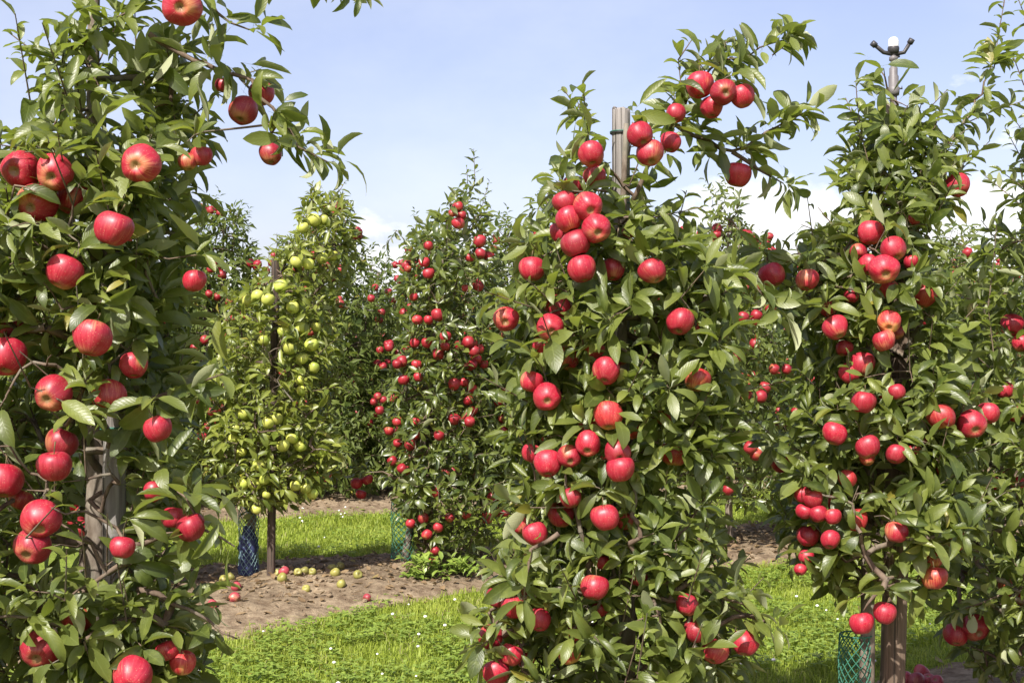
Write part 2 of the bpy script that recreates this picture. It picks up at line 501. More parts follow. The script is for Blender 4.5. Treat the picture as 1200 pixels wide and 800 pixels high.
# grass
def grass_points(p0, p1, row_a, row_b, dens, smin, smax, rng):
    n = int((p1 - p0) * (smax - smin) * dens)
    s = rng.uniform(smin, smax, n); p = rng.uniform(p0, p1, n)
    xy = s[:, None] * U + p[:, None] * NRM
    px = 600 + xy[:, 0] / np.maximum(xy[:, 1], .5) * F
    ok = (xy[:, 1] > 2.5) & (px > -120) & (px < 1320)
    s, p, xy = s[ok], p[ok], xy[ok]
    keep = np.zeros(len(s), bool)
    for i in range(len(s)):
        k1 = p[i] - (ROWD[row_a] + edge(s[i], row_a, 1)) if row_a is not None else 9
        k2 = (ROWD[row_b] - edge(s[i], row_b, -1)) - p[i] if row_b is not None else 9
        m = min(k1, k2)
        keep[i] = rng.random() < min(1, .5 + m * 6) and m > -.09 and (m > .02 or rng.random() < .35)
    return xy[keep]


def blades(name, xy, hmin, hmax, wid, rng):
    n = len(xy)
    patch = np.array([mnoise.noise((x * 1.3, y * 1.3, 4.4)) + .6 * mnoise.noise((x * 4.5, y * 4.5, 1.4)) for x, y in xy])
    h = rng.uniform(hmin, hmax, n) * (1 + .45 * patch)
    az = rng.uniform(0, 6.283, n); lean = rng.uniform(.25, 1.5, n)
    dirv = np.stack([np.cos(az), np.sin(az), np.zeros(n)], 1); sd_ = np.stack([-np.sin(az), np.cos(az), np.zeros(n)], 1)
    gz = np.array([ground_z(x, y) for x, y in xy]) - .004
    b = np.concatenate([xy, gz[:, None]], 1); up = np.array([0, 0, 1.])
    ww = (wid * rng.uniform(.7, 1.3, n))[:, None]
    m = b + up * (h * .6)[:, None] + dirv * (h * lean * .28)[:, None]
    t = b + up * (h * (1 - .33 * lean))[:, None] + dirv * (h * lean * .85)[:, None]
    Vv = np.stack([b - sd_ * ww, b + sd_ * ww, m + sd_ * ww * .8, m - sd_ * ww * .8, t], 1)
    k = np.arange(n) * 5
    Qd = np.stack([k, k + 1, k + 2, k + 3], 1); Td = np.stack([k + 3, k + 2, k + 4], 1)
    tint = np.repeat((rng.random(n) * .8 + .2 * (patch > 0)).clip(0, 1), 5); al = np.tile([0, 0, .6, .6, 1.], n)
    me = mesh_np(name, Vv.reshape(-1, 3), Qd, Td, True, dict(tint=tint, along=al))
    return tag(obj(name, me, M['grass']), kind='stuff')


g1 = grass_points(3.3, 5.65, 0, 1, 9000, .8, 7.6, RNG)
blades('grass', g1, .018, .060, .0017, RNG)
g2 = grass_points(6.8, 9.1, 1, 2, 4200, 1.5, 10, RNG)
blades('grass', g2, .018, .055, .0024, RNG)
g3 = grass_points(10.3, 12.6, 2, 3, 1500, 2.0, 13, RNG)
blades('grass', g3, .04, .09, .0045, RNG)

# clover and small broad weeds among the grass, white clover heads and daisies
cs = np.concatenate([g1[RNG.random(len(g1)) < .13], g2[RNG.random(len(g2)) < .07]])
pk = np.array([mnoise.noise((x * 1.7, y * 1.7, 9.1)) for x, y in cs]); cs = cs[pk > -.12]
cs = np.repeat(cs, 3, axis=0); n = len(cs)
az = np.tile([0, 2.09, 4.19], n // 3) + np.repeat(RNG.uniform(0, 6.28, n // 3), 3)
hh = np.repeat(RNG.uniform(.02, .06, n // 3), 3)
P = np.concatenate([cs, hh[:, None]], 1)
D = np.stack([np.cos(az), np.sin(az), RNG.uniform(-.1, .5, n)], 1)
V, Q, A = leaf_mesh_arrays(P, D, np.tile([0, 0, 1.], (n, 1)), RNG.uniform(.012, .026, n), RNG.uniform(.006, .010, n), RNG.uniform(0, .6, n), RNG.uniform(0, .4, n), 0, RNG)
tag(obj('clover', mesh_np('clover', V, Q, None, True, A), M['clover']), kind='stuff')
mb = MB()
fl = np.concatenate([g1[RNG.random(len(g1)) < .0016], g2[RNG.random(len(g2)) < .004]])
for x, y in fl:
    if mnoise.noise((x * .9, y * .9, 2.2)) < -.08: continue
    v = IV * RNG.uniform(.004, .009) * np.array([1, 1, .7])
    mb.add(v + [x, y, RNG.uniform(.05, .085)], None, IT)
tag(obj('clover_flowers', mb.mesh('clover_flowers'), M['petal']), kind='stuff')

# ------------------------------------------------------------------ apples (positions read from the photograph)
# px py diameter flags text   flags: h recessed among leaves, c calyx towards the viewer, o orange tinted, z on the crown's mid plane
LEFT = """
213 8 46 c|large red apple cut off by the picture's top edge
285 130 34 z|dark red apple hanging lowest in the trio under the top right branch
306 110 30 zh|dark red apple at the right of the trio under the top right branch
262 100 20 zh|small pinkish apple half hidden at the left of the top right trio
317 181 27 z|crimson apple alone at the drooping end of the top right branch
165 192 46 c|big pink-red apple alone below the leafy top, a leaf over its stalk
236 183 26 h|red apple half hidden to the right of the big lone upper apple
220 190 22 ho|orange-tinted apple barely showing beside the upper right one
24 199 45 c|red apple at the upper left of the cluster of four by the left edge
64 202 43 c|red apple with calyx showing, upper right of the left edge cluster
43 238 47 c|largest red apple at the bottom of the left edge cluster
86 232 42 h|shaded red apple at the right of the left edge cluster
133 268 45 |red apple just below and right of the left edge cluster
76 319 42 |bright red apple under a curled leaf, halfway down the upper crown
228 329 28 |dark crimson apple on the crown's right side under drooping leaves
108 396 45 |large crimson apple in the middle of the crown, turned full to the front
8 383 36 h|dark red apple at the left edge above a pale pink one
8 418 46 |pale pink-red apple with sunlit top at the left edge
157 428 32 h|red apple mostly hidden behind leaves right of the large crimson one
62 461 43 c|red apple with dark calyx facing left, below the crown's middle
127 464 41 ho|orange-bottomed red apple half covered by leaves below the crown's middle
185 502 34 |crimson apple low on the right side near the grey post
72 519 37 h|red apple peeping over a leaf above a larger one
64 546 41 |red apple in the lower crown, a leaf lying on its side
5 563 43 |deep red apple cut by the left edge in the lower crown
24 585 28 ho|orange apple with a leaf across it above the stacked pair
48 608 46 c|upper apple of the stacked pair left of the bare trunk
38 640 43 c|lower apple of the stacked pair left of the bare trunk
143 641 30 |red apple hanging in front of the grey post
180 576 24 h|small red apple right of the grey post's visible stretch
203 606 28 h|dark red apple behind leaves, left of the low right pair
224 618 35 |dark red apple on the low right branch pointing at the grass
2 706 30 h|dark red apple at the left edge, low in the crown
90 726 36 ho|dull red apple under leaves below the bare trunk
48 760 47 c|big bright red apple near the bottom left corner
155 792 46 c|red apple cut off by the bottom edge
196 762 26 h|dark apple in shade, left of the lowest right pair
214 776 30 ho|dark orange-red apple in deep shade at the bottom right
262 545 3 h|
"""
CENTRE = """
848 108 31 c|red apple in the middle of the topmost cluster on the arching branch
870 113 29 |crimson apple at the right end of the topmost cluster
820 100 33 h|red apple at the upper left of the topmost cluster, leaves across it
834 126 27 h|red apple at the bottom of the topmost cluster
792 133 23 h|small red apple left of the topmost cluster along the arching branch
750 158 31 |red apple touching the top of the grey post, a leaf before it
762 180 33 |red apple below the one touching the grey post top
786 167 25 h|red apple at the right of the group beside the grey post top
693 181 31 |red apple left of the grey post top under the upright shoot
865 205 31 z|dark crimson apple hanging alone beneath the arching branch against the sky
697 207 27 h|red apple half hidden just above the long bright cluster
672 217 25 h|red apple behind leaves at the head of the long bright cluster
662 237 28 |bright red apple at the left top of the long cluster
689 242 34 c|large pink-red apple at the right top of the long cluster
667 257 33 |pink-red apple in the middle of the long cluster
699 268 34 c|pink-red apple at the right middle of the long cluster
657 273 26 h|red apple at the left middle of the long cluster
675 286 36 |large red apple near the foot of the long cluster
737 272 16 h|small red apple showing between leaves right of the long cluster
682 315 34 |bright red apple ending the long cluster below the others
623 315 31 h|red apple behind a leaf, left of the long cluster's foot
718 316 27 h|red apple behind leaves, right of the long cluster's foot
765 318 32 |round red apple with a leaf over it on the upper right crown
593 374 30 c|crimson apple sticking out alone on the crown's left side
653 360 32 h|deep red apple above another one left of the crown's middle
645 384 32 c|deep red apple below another, left of the crown's middle
634 407 25 h|small dark red apple under the deep red pair
665 420 26 ho|dull red apple half covered right of the deep red pair
797 377 33 |red apple with a leaf over its top on the right middle crown
813 387 20 h|small dark apple tucked behind the right middle one
697 413 28 ho|orange-red apple wrapped by a leaf at the crown's middle
710 435 33 |red apple just below the leaf-wrapped one at the crown's middle
727 420 18 h|small red apple hidden right of the middle pair
817 445 30 o|bright red apple with a yellow base on the right side
623 447 27 |red apple at the top of the left side pair
641 465 33 c|larger red apple at the bottom of the left side pair
713 487 34 o|red apple half hidden by a hanging leaf below the crown's middle
690 494 25 h|red apple left of the leaf-hidden one below the middle
740 503 24 ho|orange apple in shade right of the leaf-hidden one
778 488 22 ho|dull orange apple deep in the right crown
689 520 30 c|bright red apple at the top of the middle row of four
667 535 28 c|red apple with pale calyx left in the middle row
642 543 33 |shaded red apple at the left end of the middle row
624 531 25 h|dark apple beyond the left end of the middle row
724 530 31 c|pinkish apple with a plain calyx, upper of the stacked centre pair
727 549 34 |red apple below the pinkish one in the stacked centre pair
789 532 32 ho|orange-red apple with a leaf hanging over it on the right side
669 583 26 |red apple at the upper right of the pair above the grey bent twig
657 603 31 h|red apple with leaf shadow above the grey bent twig
609 615 22 h|small red apple at the left end above the grey bent twig
627 625 30 |shiny red apple beside the bend of the grey twig
709 606 34 |large bright red apple alone in the lower middle crown
733 611 20 h|small orange-red apple tucked behind the large lower one
705 658 20 h|small red apple above the long low one
697 688 34 |red apple with a leaf down its right, low in the crown
748 676 22 h|dark red apple right of the low leaf-covered one
703 713 20 h|red apple sliver under the low leaf-covered one
805 708 27 |dark red apple at the top of the low right trio
816 738 29 |dark red apple in the middle of the low right trio
838 763 32 |red apple at the bottom of the low right trio
873 753 32 |red apple at the far right of the low right branches
603 711 30 |bright red apple on the low left branch
583 700 26 h|red apple left behind the bright one on the low left branch
618 693 20 h|dull red apple above the bright one on the low left branch
632 726 27 |shaded red apple right of the bright one on the low left branch
657 733 20 hg|small yellow-green unripe apple low in the crown
575 746 30 |bright red apple at the outermost left of the low branches
599 767 28 |red apple with a leaf over it near the bottom left
614 770 25 h|dark red apple touching the leaf-covered one near the bottom left
668 765 28 ho|dull orange-red apple hanging near the bottom middle
672 741 22 h|orange-red apple above the dull one near the bottom middle
582 787 32 |bright red apple at the bottom left corner of the crown
"""
RIGHT = """
1122 217 29 z|crimson apple at the tip of a bare twig against the white cloud
1072 256 16 h|small red apple in shade below the sprinkler riser
1020 273 30 h|dark red apple left of the post top behind the bare limb
1047 292 30 |bright red apple at the very top of the upper cluster
1036 316 36 c|large dark crimson apple in the middle of the upper cluster
1018 311 26 h|red apple at the left of the upper cluster
1041 339 25 h|red apple at the bottom of the upper cluster
1083 347 29 ho|orange-red apple half behind a leaf right of the upper cluster
1068 307 18 h|small red apple right of the upper cluster's top
1006 295 20 h|small red apple left of the bare limb
905 322 31 |dark crimson apple hanging alone at the far left of the crown
946 328 27 |dark red apple with a twig across it near the far left one
971 362 20 h|pink-red apple above the shaded crimson one on the left
979 384 30 |shaded crimson apple on the left beside the upper post
1042 378 27 co|orange-pink apple with calyx showing over the bare post
1036 399 27 |red apple directly below the orange-pink one
1052 390 16 h|small red apple right between the pair over the bare post
989 408 20 h|dark apple below the shaded crimson one
1010 427 30 h|dull red apple left of the bare post stretch
996 437 26 h|dull red apple lower left beside another left of the post
998 347 18 h|small red apple in shade left of the upper cluster
1051 459 20 |small bright red apple below the bare post stretch
1036 461 16 h|small dark apple left of the small bright one
1012 471 29 |bright red apple with sunlit top in the middle left
978 508 29 |red apple with a notch of leaf shadow on the left middle
1017 524 29 |red apple in the middle of the middle row
1050 532 24 |red apple right in the middle row
1070 530 20 h|dark red apple at the right end of the middle row
1084 513 20 h|dark red apple above the right end of the middle row
1103 488 32 o|large orange-red apple on the right branch beside a crimson one
1139 497 33 c|large crimson apple on the right branch
1158 484 26 h|red apple behind the large crimson one on the right branch
915 543 23 h|shaded red apple at the left end, above the lower left cluster
993 561 22 ho|orange-red apple under leaves above the middle of the lower crown
940 579 20 |small crimson apple at the upper left of the lower left cluster
953 584 23 |crimson apple at the top of the lower left cluster
942 599 20 |crimson apple at the left of the lower left cluster
959 602 22 |bright crimson apple in the middle of the lower left cluster
976 605 20 |crimson apple at the right of the lower left cluster
978 588 20 h|dark apple at the upper right of the lower left cluster
947 628 27 h|dark red apple at the bottom left of the lower left cluster
973 632 23 |pinkish red apple at the bottom right of the lower left cluster
938 667 15 |small pinkish apple lowest on the left side
945 652 18 h|dark apple above the small pinkish one on the lower left
1003 610 28 ho|orange-red apple split by a leaf in the lower middle
1050 623 27 |red apple with sun patches directly above the lower post
1118 632 28 h|red apple behind a broad leaf on the lower right
1094 655 22 ho|orange apple upper of two hanging right of the lower post
1095 677 29 o|dull orange-red apple lower of two hanging right of the lower post
1037 718 27 |dark red apple right of the pair hanging before the post
1010 730 29 |brighter red apple left of the pair hanging before the post
1016 537 18 h|small red apple under the middle row
1103 551 12 h|tiny red spot of an apple between right leaves
"""
FOURTH = """
1120 743 28 |shaded red apple left of the pair near the bottom right corner
1143 735 33 c|bright red apple right of the pair near the bottom right corner
1160 566 22 h|dark red apple in the lower right shade
1183 688 26 ho|orange-yellow apple low at the right edge
1186 381 26 h|dark red apple at the right edge, upper of two
1197 402 22 h|dark red apple cut by the right edge
1177 457 22 h|dull red apple near the right edge above the crimson branch
1190 484 22 h|dull orange-red apple at the right edge in shade
1194 567 18 h|small dark apple at the right edge in the lower shade
1199 700 20 h|red apple sliver at the right edge near the bottom
"""
APPLES = []   # dicts: pos, R, flags, label, tree


def row_z(z0, px): return z0 / (1 - ROWM * (px - 600) / F)


TREES1 = {'L': (125, 2.61), 'C': (728, 3.14), 'R': (1030, 3.52), 'F': (1325, 3.97)}
SUF = {'L': 'on the big left tree', 'C': 'on the tall centre tree', 'R': 'on the sprinkler tree', 'F': 'on the tree at the right edge'}


SHORT = {'L': 'left tree', 'C': 'centre tree', 'R': 'sprinkler tree', 'F': 'edge tree'}


def read_apples(txt, key, rd):
    cx, zt = TREES1[key]
    for ln in txt.strip().splitlines():
        a, lab = ln.split('|'); f = a.split(); px, py, d = map(float, f[:3]); fl = f[3] if len(f) > 3 else ''
        if d < 6: continue
        front = max(0.25, 1 - abs(px - cx) / 330.0)
        z = zt - rd * front * (.95 if 'h' not in fl else .62)
        if 'z' in fl: z = zt - (.03 if 'h' not in fl else -.03)
        wds = lab + ' ' + SUF[key]
        if len(wds.split()) > 16: wds = lab + ', ' + SHORT[key]
        if len(wds.split()) > 16: wds = ' '.join(w for w in wds.split() if w != 'the')
        APPLES.append(dict(pos=at(px, py, z), R=d * z / F / 2, px=px, py=py, d=d, z=z, fl=fl, label=wds, tree=key))


read_apples(LEFT, 'L', .32); read_apples(CENTRE, 'C', .34); read_apples(RIGHT, 'R', .33); read_apples(FOURTH, 'F', .33)

# groups of apples in the second row: (where, [(px, py, d, which)])
YELLOW = [
 ('at the thin top of the yellow apple tree', [(355,267,14,'leftmost of three'),(368,258,16,'middle and largest of three'),(380,258,12,'rightmost of three')]),
 ('in the upper row right of the dark post top', [(347,307,14,'first from left of four'),(361,309,14,'second from left of four'),(378,303,14,'third from left of four'),(390,300,13,'last on the right of four')]),
 ('in the slanting row across the dark post', [(291,353,15,'leftmost of four'),(302,347,15,'second from left of four'),(314,351,15,'third from left of four'),(329,336,16,'highest and rightmost of four')]),
 ('right of the dark post on the yellow apple tree', [(343,360,15,'topmost single'),(353,384,14,'upper middle'),(370,383,12,'small right hand')]),
 ('around the dark post at mid height', [(332,388,14,'upper one touching the post'),(309,399,14,'single one left of the post'),(339,408,16,'large lower one just right of the post'),(365,404,16,'large one farthest right of the post'),(354,420,14,'half hidden one below the large ones')]),
 ('on the yellow tree between mid height and the low clusters', [(368,431,13,'uppermost'),(352,446,12,'middle'),(354,458,12,'lowest')]),
 ('in the leafy left side of the yellow tree', [(285,486,13,'topmost'),(276,502,14,'second from top'),(273,514,13,'third from top'),(283,530,12,'bottom')]),
 ('touching the dark post in the low crown', [(314,495,14,'left of two'),(324,491,15,'right of two')]),
 ('in the low right group of the yellow tree', [(342,513,15,'topmost'),(332,522,15,'lower left'),(352,522,15,'lower middle'),(376,528,17,'largest and rightmost')]),
 ('left of the dark post near the crown foot', [(304,545,15,'topmost'),(285,567,14,'leftmost'),(299,567,16,'middle'),(310,562,12,'right hand'),(312,580,10,'smallest, lowest'),(300,597,12,'single one above the blue guard')]),
 ('in the lowest trio right of the dark post', [(346,569,13,'left'),(358,572,13,'middle'),(366,579,13,'right')]),
]
MIDDLE = [
 ('at the pointed top of the slim red apple tree', [(537,242,12,'topmost'),(530,250,9,'small pinkish left'),(541,252,11,'pale pink lower'),(537,262,15,'large dark lowest')]),
 ('at the upper right of the slim red apple tree', [(562,283,15,'upper left of four'),(550,302,11,'lower left of four'),(563,297,12,'lower middle of four'),(572,300,11,'right hand of four')]),
 ('at the upper left of the slim red apple tree', [(502,288,11,'topmost'),(497,307,13,'middle'),(502,320,14,'largest lowest'),(478,315,9,'tiny outermost left')]),
 ('on the slim red tree just under the upper clusters', [(485,348,10,'small left'),(560,335,13,'right outermost'),(546,338,10,'small right'),(513,369,15,'large central'),(489,375,12,'left lower'),(502,375,11,'dark one beside the large')]),
 ('in the left column of the slim red tree at mid height', [(486,402,12,'left of the top pair'),(500,402,13,'right of the top pair'),(488,427,12,'single middle'),(473,445,13,'outermost left lower'),(490,442,11,'dark lower')]),
 ('in the middle column of the slim red tree', [(522,394,13,'topmost'),(522,406,11,'second'),(514,415,14,'large pale third'),(532,450,14,'left of the lowest pair'),(543,448,12,'right of the lowest pair')]),
 ('in the right column of the slim red tree', [(554,402,11,'topmost'),(562,409,11,'second'),(558,421,13,'largest, middle'),(549,430,11,'lower left'),(567,427,11,'lower right'),(553,455,12,'single one lowest')]),
 ('in the low left cluster of the slim red tree', [(466,494,12,'upper left'),(456,505,12,'outermost left'),(487,494,10,'small upper right'),(486,510,12,'right hand'),(466,519,11,'lower left'),(481,521,14,'large lower right')]),
 ('on the low left branch reaching toward the yellow tree', [(418,566,14,'left of three'),(431,562,13,'right of three'),(423,579,13,'lowest of three')]),
 ('in the low right part of the slim red tree', [(549,469,12,'topmost'),(534,492,13,'middle'),(554,481,11,'right'),(511,577,11,'small lone lowest')]),
 ('along the bottom fringe of the slim red tree', [(481,613,11,'leftmost'),(496,607,13,'second from left'),(500,626,12,'lowest left'),(513,618,12,'third from left'),(527,606,11,'fourth from left'),(547,603,11,'fifth from left'),(571,607,13,'rightmost')]),
 ('close to the ground under the slim red tree', [(510,645,11,'upper'),(507,657,10,'middle'),(487,677,12,'lowest, beside the weeds')]),
]
ROW2 = {'Y': (316, 6.35), 'B': (517, 6.76)}
for key, tab in (('Y', YELLOW), ('B', MIDDLE)):
    cx, zt = ROW2[key]
    for where, items in tab:
        for px, py, d, which in items:
            front = max(.2, 1 - abs(px - cx) / 110)
            z = zt - .36 * front * RNG.uniform(.8, 1.0)
            lab = f"{which} {'yellow-green' if key == 'Y' else 'red'} apple {where}".replace(' one ', ' ')
            if len(lab.split()) > 16: lab = ' '.join(w for w in lab.split() if w != 'the')
            APPLES.append(dict(pos=at(px, py, z), R=d * z / F / 2 * 1.04, px=px, py=py, d=d, z=z, fl='', label=lab, tree=key))


def apple_mesh(seed, seg=36, rings=22):
    rg = np.random.default_rng(seed)
    V = []; a = np.linspace(0, 2 * math.pi, seg, endpoint=False)
    ph = rg.uniform(0, 6.28, 3); sk = rg.uniform(-.11, .11, 2); cone = rg.uniform(.07, .15); tall = rg.uniform(.84, .98)
    for i in range(rings + 1):
        t = math.pi * i / rings                     # 0 bottom, pi top
        r = math.sin(t) ** .84 * (1 + cone * -math.cos(t))
        z = -math.cos(t) * tall
        z += .26 * math.exp(-(math.sin(t) / .24) ** 2) if t < math.pi / 2 else 0    # calyx basin
        z -= .34 * math.exp(-(math.sin(t) / .28) ** 2) if t > math.pi / 2 else 0    # stalk cavity
        rib = 1 + (.055 * np.cos(5 * a + ph[0]) * (1 - i / rings) ** 1.5 + .022 * np.cos(3 * a + ph[1]) + .02 * np.cos(2 * a + ph[2]))
        V.append(np.stack([r * rib * np.cos(a) + sk[0] * z, r * rib * np.sin(a) + sk[1] * z, np.full(seg, z)], 1))
    V = np.concatenate(V) * .04
    Q = [(i * seg + k, i * seg + (k + 1) % seg, (i + 1) * seg + (k + 1) % seg, (i + 1) * seg + k) for i in range(rings) for k in range(seg)]
    return mesh_np('apple', V, Q)


AM = {k: [] for k in ('apple', 'apple_o', 'apple_y', 'apple_r', 'apple_fallen', 'apple_pink')}
for k in AM:
    for sd_ in range(6 if k in ('apple', 'apple_o') else 4):
        big = k in ('apple', 'apple_o')
        me = apple_mesh(sd_ * 7 + len(k), 36 if big else 20, 22 if big else 14); me.materials.append(M[k]); AM[k].append(me)
mb = MB()
for i in range(5):
    t = i * 1.257
    mb.add(np.array([[.0035 * math.cos(t), .0035 * math.sin(t), 0], [.0022 * math.cos(t + .5), .0022 * math.sin(t + .5), .001], [.0060 * math.cos(t + .2), .0060 * math.sin(t + .2), -.005], [.0012 * math.cos(t), .0012 * math.sin(t), -.001]]), [(0, 1, 2, 3)])
v, q = lathe([(.0045, .002), (.0038, -.0005), (.001, .0015)], 8); mb.add(v, q)
CALYX = mb.mesh('calyx'); CALYX.materials.append(M['calyx'])


def stalk_mesh():
    v, q, t = tube([(0, 0, .019), (.001, 0, .030), (.003, .001, .042), (.006, .002, .056)], [.0013, .0012, .0013, .0019], 6)
    m = mesh_np('stalk', v, q, t); m.materials.append(M['stalk']); return m


STALK = stalk_mesh()


def place_apple(name, me, pos, R, rot, label, group, parts=True):
    o = bpy.data.objects.new(name, me); o.location = [float(x) for x in pos]
    s = R / .04; o.scale = (s, s, s); o.rotation_euler = rot; link(o)
    tag(o, label, 'apple', group)
    if parts:
        st = link(bpy.data.objects.new('stalk', STALK), o)
        c = link(bpy.data.objects.new('calyx', CALYX), o); c.location = (0, 0, -.0262)
    return o


GRP = {'L': 'red apples on the left tree', 'C': 'red apples on the centre tree', 'R': 'red apples on the sprinkler tree',
       'F': 'red apples on the right edge tree', 'Y': 'yellow-green apples on the tree by the dark post', 'B': 'red apples on the slim tree in the second row'}
for i, a in enumerate(APPLES):
    rg = random.Random(i * 31 + 7)
    fl = a['fl']
    if 'c' in fl:        # calyx end swung out towards the viewer
        rot = Euler((math.radians(rg.uniform(-78, -52)), math.radians(rg.uniform(-22, 22)), 0))
    else:
        rot = Euler((math.radians(rg.uniform(-38, 14)), math.radians(rg.uniform(-24, 24)), rg.uniform(0, 6.28)))
        rot = (Matrix.Rotation(math.radians(rg.uniform(-38, 12)), 3, 'X') @ Matrix.Rotation(math.radians(rg.uniform(-22, 22)), 3, 'Y') @ Matrix.Rotation(rg.uniform(0, 6.28), 3, 'Z')).to_euler()
    k = {'Y': 'apple_y', 'B': 'apple_r'}.get(a['tree'], 'apple_o' if 'o' in fl else 'apple')
    if 'g' in fl: k = 'apple_y'
    me = AM[k][rg.randrange(len(AM[k]))]
    nm = {'apple_y': 'yellow_apple'}.get(k, 'red_apple')
    place_apple(nm, me, a['pos'], a['R'], rot, a['label'], GRP[a['tree']], a['tree'] not in 'YB')
    ax = rot.to_matrix() @ Vector((0, 0, 1))
    a['top'] = a['pos'] + np.array(ax) * a['R'] * 1.35

AP = np.array([[a['px'], a['py'], a['d'] / 2, a['z'], .62 if 'h' in a['fl'] else .22] for a in APPLES])
APP = np.array([a['pos'] for a in APPLES]); APR = np.array([a['R'] for a in APPLES])


# ------------------------------------------------------------------ trees
def skeleton(trunk, spurs, rng):
    """connect every spur to the nearest wood nearer the trunk; returns nodes, parent, scaffold id"""
    nodes = [p for p in trunk]; par = [-1] * len(trunk); sid = [-1] * len(trunk)
    order = np.argsort([np.min(np.linalg.norm(trunk - s, axis=1)) for s in spurs])
    N = np.array(nodes)
    idx = {}
    nsc = 0
    for oi in order:
        s = spurs[oi]
        d = N - s
        cost = np.sqrt(d[:, 0] ** 2 + d[:, 1] ** 2 + d[:, 2] ** 2) + .35 * np.maximum(0, d[:, 2])
        cost[:len(trunk)] += .05
        j = int(np.argmin(cost))
        if sid[j] < 0:
            k = nsc; nsc += 1
        else: k = sid[j]
        mid = (N[j] + s) / 2 + rng.normal(0, .05, 3) * np.linalg.norm(d[j]) + [0, 0, .06 * np.linalg.norm(d[j])]
        nodes.append(mid); par.append(j); sid.append(k)
        nodes.append(s); par.append(len(nodes) - 2); sid.append(k)
        N = np.vstack([N, mid, s]); idx[oi] = len(nodes) - 1
    return N, par, sid, idx


def seg_tubes(A, B, ra, rb, sides=5):
    n = len(A); d = unit(B - A)
    ref = np.where(np.abs(d[:, 2:3]) > .8, np.array([[1.0, 0, 0]]), np.array([[0, 0, 1.0]]))
    a = unit(np.cross(d, ref)); b = np.cross(d, a)
    ang = np.linspace(0, 2 * math.pi, sides, endpoint=False)
    c = np.cos(ang)[None, :, None]; s = np.sin(ang)[None, :, None]
    ring = a[:, None, :] * c + b[:, None, :] * s
    V = np.concatenate([A[:, None, :] + ring * ra[:, None, None], B[:, None, :] + ring * rb[:, None, None]], 1).reshape(-1, 3)
    base = np.arange(n)[:, None] * 2 * sides; k = np.arange(sides)[None, :]; k2 = (k + 1) % sides
    Q = np.stack([base + k, base + k2, base + sides + k2, base + sides + k], -1).reshape(-1, 4)
    return V, Q


def crown_points(prof, rd, n, mind, rng, outer=.6):
    """prof rows: height, left, right offset from the trunk"""
    prof = np.array(prof); h = prof[:, 0]; pts = []
    hh = np.linspace(h.min(), h.max(), 300)
    lw = np.interp(hh, h, prof[:, 1]); rw = np.interp(hh, h, prof[:, 2])
    wgt = np.maximum(rw - lw, .02); wgt = wgt ** 1.35 / np.sum(wgt ** 1.35)
    P = np.zeros((0, 3)); tries = 0; seedv = rng.uniform(0, 90)
    while len(P) < n and tries < n * 14:
        tries += 1
        k = rng.choice(300, p=wgt)
        z = hh[k] + rng.uniform(-.01, .01); hw = (rw[k] - lw[k]) / 2; c = (rw[k] + lw[k]) / 2
        r = rng.random() ** (.5 * outer); t = rng.uniform(0, 2 * math.pi)
        dep = min(rd, hw * 1.1 + .05)
        p = np.array([c + hw * r * math.cos(t), dep * r * math.sin(t), z])
        if len(P) and np.min(np.sum((P - p) ** 2, 1)) < mind ** 2: continue
        if mnoise.noise((p[0] * 5.5 + seedv, p[1] * 5.5, p[2] * 7.5)) < -.16: continue
        P = np.vstack([P, p])
    return P


def spur_leaves(P, out, nl, L0, rng, droop=.35):
    """leaf rosettes at spur points P with outward axes"""
    bp, bd, bn = [], [], []
    for p, a in zip(P, out):
        m = int(nl + rng.integers(-2, 3)); ph = rng.uniform(0, 6.28)
        a = unit(a + rng.normal(0, .35, 3))
        r1 = unit(np.cross(a, [0.1, .2, 1.0])); r2 = np.cross(a, r1)
        for q in range(m):
            f = ph + q * 2.4; th = rng.uniform(.55, 1.45)
            rad = r1 * math.cos(f) + r2 * math.sin(f)
            d = a * math.cos(th) + rad * math.sin(th) - np.array([0, 0, droop * rng.uniform(.0, 1.7)])
            d = unit(d)
            nrm = np.array([-.15, -.30, .55]) + a * .45 + rng.normal(0, .42, 3)
            bp.append(p + d * .012 + a * rng.uniform(-.02, .02)); bd.append(d); bn.append(nrm)
    return np.array(bp), np.array(bd), np.array(bn)


def shoot_leaves(p, a, ln, m, rng):
    bp, bd, bn = [], [], []
    r1 = unit(np.cross(a, [0.3, .2, .9])); r2 = np.cross(a, r1)
    for q in range(m):
        t = (q + .5) / m; f = q * 2.4
        rad = r1 * math.cos(f) + r2 * math.sin(f); th = 1.15 - .6 * t
        d = unit(a * math.cos(th) + rad * math.sin(th) - np.array([0, 0, rng.uniform(0, .4)]))
        bp.append(p + a * ln * min(1, max(0, t + rng.uniform(-.6, .6) / m))); bd.append(d * (1.12 - .62 * t) * rng.uniform(.75, 1.15)); bn.append(a * .5 + np.array([0, 0, .7]) + rng.normal(0, .25, 3))
    return np.array(bp), np.array(bd), np.array(bn)


